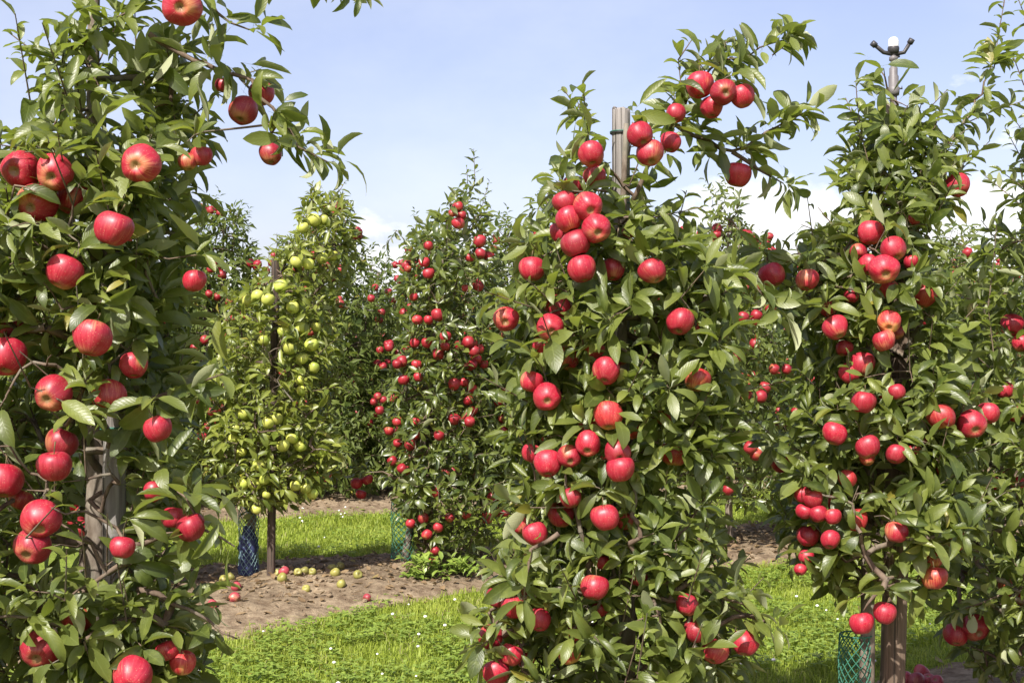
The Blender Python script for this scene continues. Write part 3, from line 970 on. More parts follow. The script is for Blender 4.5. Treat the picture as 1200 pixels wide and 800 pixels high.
def build_tree(name, label, group, base, prof, rd, H, nspur, nl, L0, det, lmat, rng, apples=(), limbs=(), gaps=(), lit=(), lean=0.0, trunk_r=.022, mind=.05, split_branches=True, droop=.20, shoots=.18, extra=()):
    """base: (x, y). limbs: world polylines carrying spurs. gaps: photo ellipses kept free of leaves in front of posts"""
    root = empty(name, (base[0], base[1], 0)); tag(root, label, 'tree', group)
    org = np.array([base[0], base[1], 0.0])
    tz = np.arange(0, H, .06)
    trunk = np.stack([lean * tz / H + .012 * np.sin(tz * 3.1 + base[0]), .012 * np.cos(tz * 2.3 + base[1]), tz - .02], 1)
    # trunk
    v, q, t = tube(trunk, trunk_r * (1 - .72 * (tz / H)) * (1 + .35 * np.exp(-tz / .06)), 12, True, .06, rng)
    obj('trunk', mesh_np('trunk', v, q, t), M['bark'], root)
    sp = crown_points(prof, rd, nspur, mind, rng)
    sp[:, 0] += 0
    sp = list(sp)
    core = len(sp)
    for a in apples:
        sp.append(a['top'] - org + [0, .015, .02])
    tnodes = trunk[(tz > .28)]
    bp = []; bd = []; bn = []
    lpts = []
    for pl in limbs:
        pl = np.asarray(pl) - org
        m = max(4, int(np.sum(np.linalg.norm(np.diff(pl, axis=0), axis=1)) / .028))
        cu = np.concatenate([[0], np.cumsum(np.linalg.norm(np.diff(pl, axis=0), axis=1))])
        tt = np.linspace(0, cu[-1], m)
        pts = np.stack([np.interp(tt, cu, pl[:, i]) for i in range(3)], 1); pts[1:-1] += rng.normal(0, .004, (m - 2, 3))
        v, q, t = tube(pts, np.linspace(.0062, .0016, m), 7, True, .08, rng)
        obj('branch', mesh_np('branch', v, q, t), M['twig'], root)
        lpts.append(pts)
        tn = unit(np.gradient(pts, axis=0))
        for i in range(1, m):
            for _ in range(1 + (rng.random() < .45)):
                o_ = unit(tn[i] + rng.normal(0, .7, 3) + [0, 0, .3])
                b, d, nn = spur_leaves([pts[i] + o_ * rng.uniform(.005, .035)], [o_], 4.6, L0, rng, droop)
                bp.append(b); bd.append(d); bn.append(nn)
        b, d, nn = shoot_leaves(pts[-1] - tn[-1] * .05, tn[-1], .07, 7, rng); bp.append(b); bd.append(d); bn.append(nn)
    wood = np.vstack([tnodes] + lpts) if lpts else tnodes
    sp = np.array(sp)
    N, par, sid, idx = skeleton(wood, sp, rng)
    # radii from the number of spurs each piece carries
    cnt = np.zeros(len(N))
    for i in range(len(N) - 1, len(wood) - 1, -1):
        cnt[i] += 1
        if par[i] >= len(wood): cnt[par[i]] += cnt[i]
    rad = np.clip(.0013 * np.sqrt(cnt), .0013, .0085)
    ed = [(par[i], i) for i in range(len(wood), len(N))]
    A = np.array([N[p] for p, i in ed]); B = np.array([N[i] for p, i in ed])
    ra = np.array([rad[i] * 1.05 for p, i in ed]); rb = np.array([rad[i] * .9 for p, i in ed])
    es = np.array([sid[i] for p, i in ed])
    if split_branches:
        k, c = np.unique(es, return_counts=True)
        major = set(k[np.argsort(-c)][:24])
        rest = np.array([e not in major for e in es])
        for e in sorted(major):
            m = es == e
            v, q = seg_tubes(A[m], B[m], ra[m], rb[m]); obj('branch', mesh_np('branch', v, q), M['twig'], root)
        if rest.any():
            v, q = seg_tubes(A[rest], B[rest], ra[rest], rb[rest], 4); obj('twig', mesh_np('twig', v, q), M['twig'], root)
    else:
        v, q = seg_tubes(A, B, ra, rb, 4); obj('branch', mesh_np('branch', v, q), M['twig'], root)
    # leaves
    axis = np.stack([np.interp(sp[:, 2], trunk[:, 2], trunk[:, 0]), np.interp(sp[:, 2], trunk[:, 2], trunk[:, 1]), sp[:, 2]], 1)
    out = unit((sp - axis) * [1, 1, .4] + [0, 0, .16] + rng.normal(0, .06, (len(sp), 3)))
    isshoot = (rng.random(len(sp)) < shoots) & (np.arange(len(sp)) < core)
    sx, so_ = sp[~isshoot], out[~isshoot]
    b, d, nn = spur_leaves(sx, so_, nl, L0, rng, droop); bp.append(b); bd.append(d); bn.append(nn)
    sA, sB = [], []
    for p, o_ in zip(sp[isshoot], out[isshoot]):
        a = unit(o_ * .8 + [0, 0, rng.uniform(-.1, 1.0)] + rng.normal(0, .25, 3)); ln = rng.uniform(.09, .2)
        b, d, nn = shoot_leaves(p, a, ln, int(ln / .014), rng); bp.append(b); bd.append(d); bn.append(nn); sA.append(p); sB.append(p + a * ln)
    for pl in extra:                                  # upright or arching leafy shoots seen against the sky
        pl = np.asarray(pl) - org
        for i in range(len(pl) - 1):
            a = unit(pl[i + 1] - pl[i]); ln = float(np.linalg.norm(pl[i + 1] - pl[i]))
            b, d, nn = shoot_leaves(pl[i], a, ln, max(3, int(ln / .0125)), rng); bp.append(b); bd.append(d); bn.append(nn); sA.append(pl[i]); sB.append(pl[i + 1])
    if sA:
        for a_, b_ in (zip(sA, sB) if split_branches else ()):
            v, q = seg_tubes(np.array([a_]), np.array([b_]), np.full(1, .0020), np.full(1, .0011)); obj('shoot', mesh_np('shoot', v, q), M['twig'], root)
    bp = np.concatenate(bp); bd = np.concatenate(bd); bn = np.concatenate(bn); n = len(bp)
    L = L0 * rng.uniform(.55, 1.25, n) * np.linalg.norm(bd, axis=1); bd = unit(bd)
    # keep fruit uncovered where it hangs on the outside of the crown and never push a leaf through an apple
    keep = np.ones(n, bool)
    if len(apples):
        W0 = bp + org; pr = rng.random(n)
        for f in (.15, .4, .7, 1.0):
            W = W0 + bd * (L * f)[:, None] - np.array([0, 0, 1.]) * (L * .16 * f * f)[:, None]
            px, py = proj(W)
            for k in range(len(AP)):
                inside = np.hypot(px - AP[k, 0], py - AP[k, 1] - .18 * AP[k, 2]) < AP[k, 2] * .86
                keep &= ~(inside & (W[:, 1] < AP[k, 3]) & (pr > AP[k, 4]))
            dd = np.linalg.norm(W[:, None, :] - APP[None], axis=2)
            keep &= ~np.any(dd < APR[None] * .97, axis=1)
    for gx_, gy_, rx, ry, kp in gaps:
        px, py = proj(bp + org + bd * (L * .55)[:, None]); pr = rng.random(n)
        keep &= ~((((px - gx_) / rx) ** 2 + ((py - gy_) / ry) ** 2 < 1) & (pr > kp))
    for p0, p1, rad_, kp in lit:                      # sparse side of the crown that lets the sun in on the bare post
        sdn = np.array(sd); ctr = bp + org + bd * (L * .5)[:, None]; dmin = np.full(n, 9.0)
        for f in np.linspace(0, 1, 14):
            w_ = ctr - (np.asarray(p0) * (1 - f) + np.asarray(p1) * f); al_ = w_ @ sdn
            dp = np.linalg.norm(w_ - al_[:, None] * sdn, axis=1); dmin = np.where(al_ > .01, np.minimum(dmin, dp), dmin)
        keep &= ~((dmin < rad_) & (rng.random(n) > kp))
    bp, bd, bn, L = bp[keep], bd[keep], bn[keep], L[keep]; n = len(bp)
    V, Q, A_ = leaf_mesh_arrays(bp, bd, bn, L, L * rng.uniform(.158, .235, n), rng.uniform(-.2, 1.65, n), rng.uniform(.1, .95, n), det, rng)
    obj('foliage', mesh_np('foliage', V, Q, None, True, A_), lmat, root)
    return root


def px_profile(rows, cx, zt):
    g = .050                                    # leaves reach this far beyond the spurs
    out = []
    for y, l, r in rows:
        a, b = (l - cx) / F * zt, (r - cx) / F * zt
        q = min(g, (b - a) * .38)
        out.append((CAMH - (y - HOR) / F * zt, a + q, b - q))
    return sorted(out)


def pline(pts, zt, dz=None):
    return np.array([at(x, y, zt + (dz[i] if dz else 0)) for i, (x, y) in enumerate(pts)])


def apples_of(k): return [a for a in APPLES if a['tree'] == k]


# left tree
cx, zt = TREES1['L']; cx = 100; bx = (cx - 600) / F * zt
prof = px_profile([(-150, 110, 190), (-60, 90, 235), (0, 140, 245), (40, 90, 240), (75, 45, 235), (120, 35, 245), (170, 5, 245), (200, -60, 240), (260, -80, 235), (330, -80, 240), (400, -80, 220), (450, -80, 245), (520, -80, 222), (580, -80, 215), (640, -80, 240), (700, -80, 235), (760, -80, 250), (830, -80, 245), (900, -40, 200)], cx, zt)
build_tree('apple_tree', 'big leafy apple tree with large red apples filling the left edge', 'apple trees in the front row', (bx, zt), prof, .30, 2.2, 820, 8.8, .0735, 2, M['leaf'], np.random.default_rng(3), apples_of('L'),
    limbs=[pline([(175, 40), (225, 70), (262, 85), (300, 100), (335, 150), (360, 178), (384, 190)], zt - .08),
           pline([(180, -70), (250, -52), (330, -44), (385, -26), (412, -12)], zt - .05),
           pline([(215, -50), (235, 0), (262, 20), (292, 35)], zt - .1),
           pline([(150, 640), (200, 625), (245, 618), (275, 640)], zt - .2),
           pline([(160, 690), (215, 712), (250, 730), (278, 748)], zt - .15),
           pline([(170, 470), (215, 452), (262, 438)], zt - .1)],
    extra=[pline([(120, 160), (75, 110), (45, 65), (10, 38)], zt - .12), pline([(120, 110), (100, 70), (70, 40)], zt - .1), pline([(10, 240), (2, 190), (-10, 150)], zt - .1)],
    gaps=[(132, 618, 22, 76, .08), (102, 620, 18, 62, .15), (6, 125, 20, 28, .1), (300, 640, 34, 75, .0), (330, 560, 40, 60, .0), (310, 470, 40, 60, .0), (295, 740, 22, 60, .1), (285, 60, 30, 25, .1), (300, 250, 40, 60, .0)], lit=[(at(132, 560, 2.56), at(132, 685, 2.56), .085, .06), (at(102, 580, 2.61), at(102, 660, 2.61), .055, .12)], lean=.03, trunk_r=.030, mind=.044)

# centre tree
cx, zt = TREES1['C']; bx = (cx - 600) / F * zt
prof = px_profile([(100, 690, 700), (150, 672, 705), (190, 670, 730), (220, 665, 775), (260, 640, 800), (290, 600, 840), (330, 590, 885), (400, 575, 880), (460, 590, 870), (520, 575, 865), (580, 590, 860), (640, 600, 860), (700, 565, 880), (760, 558, 885), (820, 555, 870), (880, 610, 830)], cx, zt)
build_tree('apple_tree', 'tall apple tree loaded with red apples, grey post top showing at its tip', 'apple trees in the front row', (bx, zt), prof, .33, 1.75, 820, 8.8, .0735, 2, M['leaf'], np.random.default_rng(4), apples_of('C'),
    limbs=[pline([(742, 235), (765, 190), (790, 145), (812, 105), (840, 75), (880, 62), (915, 48)], zt - .05),
           pline([(790, 145), (825, 165), (858, 178), (895, 160), (925, 140), (940, 134)], zt - .02),
           pline([(858, 178), (890, 200), (918, 215)], zt - .02),
           pline([(820, 330), (855, 320), (885, 335), (905, 360)], zt - .05),
           pline([(690, 690), (640, 690), (595, 715), (560, 760)], zt - .22),
           pline([(770, 680), (820, 690), (865, 705), (895, 730)], zt - .2),
           pline([(655, 625), (625, 640), (617, 675), (614, 700)], zt - .33)],
    extra=[pline([(700, 215), (690, 165), (685, 118), (682, 98)], zt - .1), pline([(905, 65), (925, 50), (940, 40)], zt - .05), pline([(800, 120), (795, 70), (812, 45)], zt - .05), pline([(845, 80), (850, 50), (880, 45)], zt - .05)],
    gaps=[(728, 165, 15, 48, .04), (728, 215, 12, 25, .3), (742, 752, 18, 60, .1), (735, 385, 22, 18, .1), (885, 268, 26, 40, .1), (770, 230, 16, 20, .1)], lean=.02, trunk_r=.022, mind=.045)

# tree with the sprinkler
cx, zt = TREES1['R']; cx = 1005; bx = (cx - 600) / F * zt
prof = px_profile([(75, 1010, 1040), (120, 1000, 1070), (160, 985, 1105), (210, 972, 1120), (250, 965, 1125), (290, 930, 1115), (340, 900, 1120), (400, 925, 1120), (460, 920, 1130), (520, 915, 1140), (560, 910, 1145), (610, 900, 1150), (650, 910, 1130), (680, 940, 1090), (695, 990, 1050)], cx, zt)
build_tree('apple_tree', 'apple tree with red apples around a brown post topped by a sprinkler', 'apple trees in the front row', (bx, zt), prof, .32, 1.9, 660, 8.8, .0735, 2, M['leaf'], np.random.default_rng(5), apples_of('R'),
    limbs=[pline([(1035, 240), (1070, 240), (1092, 236), (1110, 222)], zt - .05),
           pline([(1075, 215), (1100, 180), (1125, 150), (1150, 110), (1165, 60)], zt + .02),
           pline([(1030, 690), (1022, 700), (1012, 715)], zt - .28),
           pline([(960, 300), (925, 300), (900, 306)], zt - .1)],
    extra=[pline([(1020, 200), (1010, 160), (1005, 125), (1003, 96)], zt - .08), pline([(1040, 190), (1034, 165), (1030, 130)], zt + .05), pline([(1060, 170), (1075, 140), (1080, 120)], zt - .05),
           pline([(1165, 80), (1170, 40), (1176, 8), (1180, -20)], zt + .02), pline([(1130, 145), (1165, 130), (1200, 118)], zt + .02), pline([(1085, 200), (1115, 165), (1135, 150)], zt - .04), pline([(1060, 180), (1095, 150), (1108, 118)], zt - .04), pline([(1100, 230), (1135, 190), (1160, 165)], zt + .03)],
    gaps=[(1056, 430, 17, 55, .12), (1046, 740, 22, 60, .1), (1012, 745, 40, 50, .2), (1047, 85, 14, 40, .0), (1038, 55, 34, 18, .0), (1020, 285, 9, 28, .2), (1110, 270, 30, 25, .2), (955, 245, 20, 26, .3)], lit=[(at(1046, 690, 3.56), at(1044, 800, 3.56), .07, .3), (at(1056, 390, 3.56), at(1054, 470, 3.56), .06, .3)], lean=.08, trunk_r=.023)

# tree at the right edge
cx, zt = TREES1['F']; bx = (cx - 600) / F * zt
prof = px_profile([(-80, 1270, 1330), (60, 1245, 1360), (150, 1205, 1370), (230, 1185, 1375), (290, 1140, 1375), (350, 1108, 1380), (420, 1095, 1350), (500, 1085, 1350), (600, 1085, 1350), (680, 1085, 1350), (740, 1105, 1350), (800, 1140, 1350)], cx, zt)
build_tree('apple_tree', 'leafy apple tree cut off by the right edge, few apples and tall pale shoots', 'apple trees in the front row', (bx, zt), prof, .38, 2.3, 660, 8.8, .0735, 2, M['leaf'], np.random.default_rng(6), apples_of('F'),
    limbs=[pline([(1240, 700), (1190, 690), (1150, 705), (1125, 715)], zt - .25)],
    extra=[pline([(1240, 60), (1205, 30), (1190, -10)], zt - .1), pline([(1165, 420), (1158, 360), (1165, 300), (1168, 262)], zt - .3), pline([(1215, 260), (1200, 220), (1195, 195)], zt - .2), pline([(1230, 140), (1200, 100), (1185, 60)], zt - .1)],
    gaps=[(1120, 690, 22, 18, .3)], trunk_r=.026)

# second row
cx, zt = ROW2['Y']; bx = (290 - 600) / F * zt
prof = px_profile([(212, 380, 398), (250, 345, 415), (285, 335, 425), (320, 300, 415), (360, 258, 402), (420, 240, 402), (480, 225, 402), (530, 222, 402), (570, 238, 395), (600, 285, 330)], 290, zt)
build_tree('apple_tree', 'light green tree with yellow-green apples beside a thin dark post', 'apple trees in the second row', (bx, zt), prof, .36, 1.55, 640, 7.2, .072, 1, M['leaf_yellow'], np.random.default_rng(7), apples_of('Y'),
    limbs=[pline([(325, 330), (345, 285), (362, 255), (366, 225)], zt), pline([(350, 300), (385, 285), (415, 280)], zt), pline([(340, 545), (372, 525), (395, 530)], zt - .2)],
    extra=[pline([(366, 235), (368, 222), (365, 213)], zt), pline([(380, 245), (397, 225), (405, 212)], zt)], gaps=[(322, 420, 7, 60, .1), (320, 325, 7, 22, .05)], lean=.1, trunk_r=.026, mind=.06)
cx, zt = ROW2['B']; bx = (472 - 600) / F * zt
prof = px_profile([(195, 545, 556), (230, 528, 575), (262, 490, 582), (300, 462, 588), (360, 458, 598), (420, 455, 600), (490, 448, 602), (560, 440, 605), (600, 462, 605), (640, 475, 575), (670, 470, 545)], 472, zt)
build_tree('apple_tree', 'slim conical apple tree dotted with small red apples, green guard at its foot', 'apple trees in the second row', (bx, zt), prof, .38, 1.95, 760, 7.2, .071, 1, M['leaf_mid'], np.random.default_rng(8), apples_of('B'),
    limbs=[pline([(470, 560), (445, 552), (420, 552)], zt - .15)], extra=[pline([(545, 240), (548, 215), (547, 196)], zt), pline([(480, 290), (465, 270), (450, 290)], zt)], lean=.26, trunk_r=.022, mind=.06)

# further trees of the second row, seen between the front ones, then the third and fourth rows
STUFF = []    # (pos, R) of apples on far trees, beyond the countable ones


def generic(H, wmax, rng, h0=.38):
    hs = np.linspace(h0, H, 11); pr = []
    for i, h in enumerate(hs):
        t = i / 10
        wv = wmax * (1 - .82 * t ** 1.6) * (.62 + .38 * min(1, t * 6))
        pr.append((h, -wv * rng.uniform(.82, 1.15), wv * rng.uniform(.82, 1.15)))
    return pr


def far_apples(base, prof, zt, n, rng, rd=.36, dia=.066):
    prof = np.array(prof)
    for c in range(n // 3):
        h = rng.uniform(prof[0, 0], prof[-1, 0] - .1)
        l = np.interp(h, prof[:, 0], prof[:, 1]); r = np.interp(h, prof[:, 0], prof[:, 2])
        t = rng.uniform(.95 * math.pi, 2.05 * math.pi)
        for q in range(rng.integers(1, 5)):
            p = np.array([base[0] + (r + l) / 2 + (r - l) / 2 * 1.0 * math.cos(t), base[1] + min(rd, (r - l) / 2) * 1.05 * math.sin(t), h]) + rng.normal(0, .042, 3)
            STUFF.append((p, dia / 2 * rng.uniform(.85, 1.12)))


for i, (px, H, lab) in enumerate([(640, 2.02, 'bushy red apple tree mostly hidden behind the left side of the centre tree'),
                                 (852, 2.12, 'apple tree with clustered red apples seen between the centre and sprinkler trees'),
                                 (985, 1.95, 'apple tree hidden close behind the sprinkler tree'),
                                 (1125, 2.0, 'apple tree in the second row behind the right edge leaves'),
                                 (100, 1.9, 'apple tree in the second row hidden behind the left tree')]):
    zt = row_z(6.95, px); b = ((px - 600) / F * zt, zt); rg = np.random.default_rng(40 + i)
    pr = generic(H, .48, rg, .3); far_apples(b, pr, zt, 66 if px in (852, 640) else 36, rg, .38, .070)
    build_tree('apple_tree', lab, 'apple trees in the second row', b, pr, .42, H - .15, 680, 7.2, .072, 1, M['leaf_mid'], rg, trunk_r=.024, mind=.06, split_branches=False)

protos = []
for i in range(3):
    rg = np.random.default_rng(60 + i); H = (2.42, 2.26, 2.36)[i]
    pr = generic(H, (.60, .64, .57)[i], rg, .12)
    t = build_tree('apple_tree', 'x', None, (0, 0), pr, .50, H - .15, 900, 7.0, .092, 0, M['leaf_far'], rg, trunk_r=.026, mind=.07, split_branches=False)
    protos.append((t, pr, t.location.copy()))
used = set()


def copy_tree(i, x, y, label, group):
    t, pr, _ = protos[i]
    if i not in used:
        used.add(i); o = t
    else:
        o = t.copy(); link(o)
        for ch in t.children:
            c = ch.copy(); link(c); c.parent = o
    o.location = (float(x), float(y), 0); tag(o, label, 'tree', group)
    return o, pr


lab3 = {3: 'small dark tree with red apples just left of the yellow apple tree', 4: 'dense tree behind the right of the yellow apple tree', 5: 'dense shaded tree between the yellow and slim red trees'}
pxs = []
k = 0
x = -4.4
while x < 7.5:
    y = ROWD[2] / NRM[1] + ROWM * x
    px = 600 + x / y * F
    if -60 < px < 1260:
        nearpx = {265: 'dark tree dotted with red apples just left of the yellow apple tree', 395: 'dense tree just right of the yellow apple tree', 600: 'third row tree in the gap between the slim and centre trees',
                  905: 'third row tree low between the centre and sprinkler trees'}
        lab = None
        for q, s in nearpx.items():
            if abs(px - q) < 55 and s not in pxs: lab = s; pxs.append(s); break
        if lab is None: lab = 'third row apple tree almost wholly hidden behind nearer trees'
        i = k % 3
        o, pr = copy_tree(i, x, y, lab, 'apple trees in the third row')
        rg = np.random.default_rng(200 + k); far_apples((x, y), [(h_, l_ * 1.12, r_ * 1.12) for h_, l_, r_ in pr], y, 84, rg, .58)
        k += 1
    x += .74 + .08 * math.sin(k * 2.3)
x = -6.2; kk = 0
while x < 9:
    y = ROWD[3] / NRM[1] + ROWM * x
    px = 600 + x / y * F
    if -40 < px < 1240:
        o, pr = copy_tree((kk + 1) % 3, x, y, 'distant apple tree in the fourth row behind the orchard', 'apple trees in the fourth row')
        rg = np.random.default_rng(300 + kk); far_apples((x, y), pr, y, 24, rg, .44)
        kk += 1
    x += .95 + .1 * math.sin(kk * 1.7)

# rows beyond the fourth read as one mass
rg = np.random.default_rng(78)
far_apples(((500 - 600) / F * 6.76, 6.76), [(.3, -.25, .35), (.9, -.26, .44), (1.5, -.15, .4), (1.95, .12, .3)], 6.76, 36, rg, .34, .058)
rg = np.random.default_rng(77); bp = []
for d in (16.7, 20.2, 23.7, 27.2):
    for s in np.arange(-6, 26, 1.0):
        xy = U * s + NRM * d
        if xy[1] < 5 or abs(xy[0] / xy[1]) > .5: continue
        pr = generic(rg.uniform(1.95, 2.3), .5, rg)
        P = crown_points(pr, .45, 190, .03, rg); bp.append(P + [xy[0], xy[1], 0])
        bp.append(P + [xy[0], xy[1], 0] + rg.normal(0, .05, P.shape))
        for q in range(8):
            STUFF.append((np.array([xy[0], xy[1], 0]) + [rg.uniform(-.4, .4), -.42, rg.uniform(.5, 1.8)], .033))
bp = np.concatenate(bp); n = len(bp)
D = rand_unit(n, rg) * [1, 1, .6] - [0, 0, .25]; Nn = rand_unit(n, rg) * .5 + [0, -.3, .8]
V, Q, A = leaf_mesh_arrays(bp, D, Nn, rg.uniform(.10, .17, n), rg.uniform(.03, .05, n), rg.uniform(0, 1, n), rg.uniform(.1, .5, n), 0, rg)
tag(obj('distant_orchard', mesh_np('distant_orchard', V, Q, None, True, A), M['leaf_far']), kind='stuff')

mb = MB()
v8, q8 = lathe([(.001, -.86), (.42, -.92), (.78, -.66), (1.0, .0), (.86, .62), (.5, .84), (.001, .66)], 10)
for p, R in STUFF:
    e = Euler((random.uniform(-.6, .6), random.uniform(-.6, .6), 0)).to_matrix()
    mb.add((v8 * R) @ np.array(e).T + p, q8)
tag(obj('distant_apples', mb.mesh('distant_apples'), M['apple_r']), kind='stuff')


# ------------------------------------------------------------------ posts, ties, guards, sprinkler
def post(label, px_top, py_top, px_bot, zt, width, mat, group, square=False, dy=0.0):
    top = at(px_top, py_top, zt); xb = (px_bot - 600) / F * zt
    o = empty('wooden_post', (xb, zt, 0)); tag(o, label, 'post', group)
    H = top[2]; dx = top[0] - xb; n = 26; sides = 16
    zz = np.linspace(-.05, H, n); pts = np.stack([dx * zz / H, np.zeros(n), zz], 1)
    ang = np.linspace(0, 2 * math.pi, sides, endpoint=False) + math.pi / 16
    rg = np.random.default_rng(int(px_top)); V = []
    lump = rg.normal(0, .035, sides)
    for i in range(n):
        if square: rr_ = .5 * width / np.maximum(np.abs(np.cos(ang)), np.abs(np.sin(ang))) * .97
        else: rr_ = np.full(sides, width / 2)
        rr_ = rr_ * (1 + lump + rg.normal(0, .012, sides))
        V.append(np.stack([pts[i, 0] + rr_ * np.cos(ang), rr_ * np.sin(ang), np.full(sides, zz[i])], 1))
    V[-1][:, 2] += rg.normal(0, .004, sides)
    top2 = V[-1].copy(); top2[:, :2] = (top2[:, :2] - [dx, 0]) * .82 + [dx, 0]; top2[:, 2] += .006
    V.append(top2)
    V = np.concatenate(V); n += 1
    Q = [(i * sides + k_, i * sides + (k_ + 1) % sides, (i + 1) * sides + (k_ + 1) % sides, (i + 1) * sides + k_) for i in range(n - 1) for k_ in range(sides)]
    m = len(V); V = np.vstack([V, [dx, 0, H + .007]])
    T = [(m, (n - 1) * sides + k_, (n - 1) * sides + (k_ + 1) % sides) for k_ in range(sides)]
    obj('timber', mesh_np('timber', V, Q, T, True), mat, o)
    return o, dx, H


def add_tie(o, x, z, r, mat, turns=2):
    t = np.linspace(0, turns * 2 * math.pi, 40 * turns)
    p = np.stack([x + r * np.cos(t), r * np.sin(t), z + .004 * np.sin(t * .5) + .004 * t / 6.28], 1)
    v, q, tt = tube(p, .0016, 6); obj('tie', mesh_np('tie', v, q, tt), mat, o)


o, dx, H = post('grey weathered post behind the left tree, bare below the crown', 136, 300, 131, 2.56, .045, M['post_grey'], 'orchard posts')
add_tie(o, dx * .5, 1.0, .026, M['wire'])
o, dx, H = post('grey cracked post tip rising above the centre tree', 728, 131, 726, 3.20, .046, M['post_grey'], 'orchard posts')
add_tie(o, dx, H - .06, .027, M['black_plastic'], 1); add_tie(o, dx, H - .057, .0275, M['wire'], 1); add_tie(o, dx, H - .235, .0265, M['wire'], 1)
o, dx, H = post('thick brown square post of the sprinkler tree', 1060, 279, 1043, 3.56, .064, M['post_brown'], 'orchard posts', True)
add_tie(o, dx * .75, 1.05, .052, M['wire'])
o, dx, H = post('thin dark post standing before the yellow apple tree', 323, 305, 317, 6.30, .040, M['post_dark'], 'orchard posts')
add_tie(o, dx * .7, .95, .024, M['wire'])
o, dx, H = post('dark post inside the slim red apple tree', 505, 330, 503, 6.85, .042, M['post_dark'], 'orchard posts')
o, dx, H = post('short dark post in the third row left of the yellow tree', 243, 330, 241, 9.6, .055, M['post_dark'], 'orchard posts')


def net_tube(r, z0, z1, rng, turns=.9, nh=11, wr=.0016, squash=1.0):
    mb = MB()
    for sgn in (1, -1):
        for k_ in range(nh):
            t = np.linspace(0, 1, 22); a = k_ * 2 * math.pi / nh + sgn * t * turns * 2 * math.pi
            rr_ = r * (1 + .07 * np.sin(a * 3 + z0) + .05 * np.sin(t * 9 + 1))
            p = np.stack([rr_ * np.cos(a), rr_ * squash * np.sin(a), z0 + (z1 - z0) * t], 1)
            mb.add(*tube(p, wr, 4, False))
    return mb


def guard(label, px, zt, r, z1, mat, rg, dense=None, lowmat=None):
    x = (px - 600) / F * zt
    gz = ground_z(x, zt)
    o = empty('tree_guard', (x, zt, gz)); tag(o, label, 'tree guard', 'net guards round the tree trunks')
    obj('net', net_tube(r, -.02, z1 - gz, rg, .9, 12, .0015).mesh('net'), mat, o)
    for zz in (0.02, z1 - gz):
        t = np.linspace(0, 6.2832, 30); v, q, tt = tube(np.stack([r * np.cos(t), r * np.sin(t), np.full(30, zz)], 1), .0022, 5, False)
        obj('rim', mesh_np('rim', v, q, tt), mat, o)
    if dense:
        pr = [(r * f * rg.uniform(.92, 1.08), z) for f, z in ((.95, -.02), (1.0, .03), (.8, .07), (1.02, .12), (.9, .16), (.55, .20), (.5, .23))]
        v, q = lathe(pr, 28); a = np.arctan2(v[:, 1], v[:, 0]); v[:, :2] *= (1 + .14 * np.sin(a * 5 + v[:, 2] * 40) + .08 * np.sin(a * 9 - v[:, 2] * 70))[:, None]
        obj('sleeve', mesh_np('sleeve', v, q), lowmat, o)
    return o


guard('green net guard round the trunk beside the brown post', 1003, 3.52, .043, .385, M['green_net'], RNG)
guard('pale net guard with bunched blue sleeve under the yellow apple tree', 291, 6.35, .048, .42, M['pale_net'], RNG, True, M['blue_net'])
guard('green net guard at the foot of the slim red apple tree', 472, 6.76, .060, .40, M['green_net'], RNG)

# sprinkler on its riser
zt = 3.60
root = empty('sprinkler', (at(1047, 420, zt)[0], zt, 0)); tag(root, 'black sprinkler with white cap on a riser above the brown post', 'sprinkler')
s = zt / F
zc = lambda py: CAMH - (py - HOR) / F * zt
v, q, t = tube([(0, .02, .05), (0, .02, 1.0), (0, 0, zc(112))], [.009, .009, .010], 12); obj('riser_pipe', mesh_np('riser_pipe', v, q, t), M['grey_plastic'], root)
v, q = lathe([(.001, zc(113)), (.0155, zc(112)), (.0165, zc(108)), (.017, zc(103)), (.0135, zc(102)), (.0145, zc(90)), (.0115, zc(88)), (.0115, zc(80)), (.008, zc(79)), (.008, zc(72)), (.012, zc(71)), (.012, zc(67)), (.007, zc(66)), (.007, zc(63))], 20)
obj('valve_body', mesh_np('valve_body', v, q), M['grey_plastic'], root)
v, q = lathe([(.006, zc(64)), (.0150, zc(62)), (.0162, zc(57)), (.0150, zc(55)), (.001, zc(55))], 20); obj('collar', mesh_np('collar', v, q), M['black_plastic'], root)
v, q = lathe([(.0140, zc(56)), (.0142, zc(49)), (.0125, zc(46)), (.008, zc(44.3)), (.001, zc(44))], 20); obj('cap', mesh_np('cap', v, q), M['white_plastic'], root)
for sx, tip in ((-1, (-26, 52)), (1, (20, 48))):
    p0 = np.array([0, 0, zc(64)]); p1 = np.array([sx * 12 * s, -.004, zc(62)]); p2 = np.array([tip[0] * s, -.012, zc(tip[1])])
    mbx = MB(); mbx.add(*tube([p0, p1, p2], [.006, .0058, .0055], 10))
    d = unit(p2 - p1); mbx.add(*tube([p2 - d * .012, p2 + d * .002, p2 + d * .0021], [.0085, .0085, .005], 12))
    obj('spray_arm', mbx.mesh('spray_arm'), M['black_plastic'], root)
v, q, t = tube([(.013, 0, zc(104)), (.024, 0, zc(104)), (.024, 0, zc(100))], .003, 6); obj('clip', mesh_np('clip', v, q, t), M['black_plastic'], root)
v, q, t = tube([(-.006, 0, zc(69)), (.017, 0, zc(66))], .004, 6); obj('lever', mesh_np('lever', v, q, t), M['black_plastic'], root)

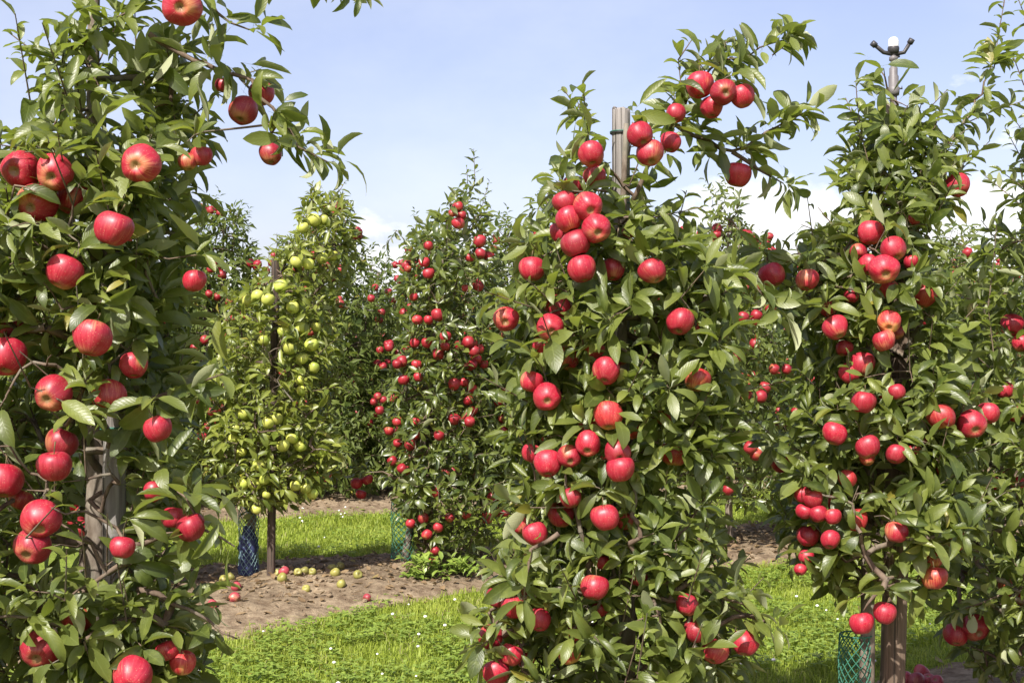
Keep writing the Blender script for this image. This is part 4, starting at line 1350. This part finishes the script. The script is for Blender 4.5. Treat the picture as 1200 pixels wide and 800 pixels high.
# ------------------------------------------------------------------ windfalls
FALL = [
 (262,679,'apple_fallen','yellow windfall apple farthest left behind the blue guard'), (270,676,'apple_fallen','yellow windfall apple touching its left neighbour behind the blue guard'),
 (275,700,'apple_pink','red windfall apple nearest the blue guard on the bare soil'), (277,687,'apple_pink','red windfall apple in shade behind the blue guard'),
 (331,677,'apple_fallen','yellow windfall apple just right of the dark post foot'), (323,671,'apple_fallen','pale windfall apple close behind the dark post foot'),
 (333,669,'apple_pink','only red windfall apple right of the dark post'), (349,670,'apple_fallen','yellow windfall apple left of the line of three behind the soil'),
 (357,669,'apple_fallen','yellow windfall apple in the middle of the line of three'), (366,670,'apple_fallen','yellow windfall apple right of the line of three'),
 (389,665,'apple_fallen','yellow windfall apple at the grass edge, left of the farthest pair'), (399,663,'apple_fallen','farthest yellow windfall apple at the grass edge'),
 (393,671,'apple_fallen','yellow windfall apple before the farthest pair'), (419,673,'apple_fallen','rightmost yellow windfall apple on the shaded soil'),
 (400,684,'apple_fallen','yellow windfall apple nearest the viewer on the bare mound'), (249,708,'apple_pink','small pink windfall apple at the left end of the bare strip'),
 (359,690,'apple_fallen','small pale windfall apple alone on the sunny soil'), (430,700,'apple_pink','faded red windfall apple on the sunny soil'),
 (1062,796,'apple_pink','leftmost apple of the pink windfall pile beside the brown post'), (1074,797,'apple_pink','front apple of the pink windfall pile beside the brown post'),
 (1080,788,'apple_pink','top apple of the pink windfall pile beside the brown post'), (1088,797,'apple_pink','right front apple of the pink windfall pile'), (1098,799,'apple_pink','rightmost apple of the pink windfall pile'),
]
for i, (px, py, k, lab) in enumerate(FALL):
    R = (.0235 if px < 1000 else .027) * random.Random(i + 50).uniform(.85, 1.12)
    # slide along the view ray until the apple rests on the soil
    z = 3.0
    while z < 12:
        p = at(px, py, z)
        if p[2] - R * .62 <= ground_z(p[0], p[1]): break
        z += .01
    rg = random.Random(i)
    place_apple('fallen_apple', AM[k][rg.randrange(4)], p, R, (rg.uniform(-1.4, 1.4), rg.uniform(-1.4, 1.4), rg.uniform(0, 6)), lab, 'windfall apples on the soil', False)

# weeds at the foot of the slim red tree
for px, lab, sc_ in ((497, 'leafy green weed clump at the foot of the slim red tree', .8), (540, 'smaller weed tuft right of the slim red tree foot', .5)):
    z = row_z(6.6, px); x = (px - 600) / F * z; rg = np.random.default_rng(int(px)); gz = ground_z(x, z)
    n = int(150 * sc_); P = np.stack([rg.normal(0, .07 * sc_, n), rg.normal(0, .05, n), rg.uniform(.0, .14, n) * sc_], 1)
    D = unit(np.stack([rg.normal(0, 1, n), rg.normal(0, 1, n), rg.uniform(.1, 1.3, n)], 1))
    V, Q, A = leaf_mesh_arrays(P, D, np.tile([0, -.2, 1.], (n, 1)), rg.uniform(.04, .075, n), rg.uniform(.009, .016, n), rg.uniform(.2, 1.3, n), rg.uniform(.1, .5, n), 1, rg)
    o = obj('weed', mesh_np('weed', V, Q, None, True, A), M['clover'], None, (x, z, gz)); tag(o, lab, 'weed', 'weeds at the tree foot')
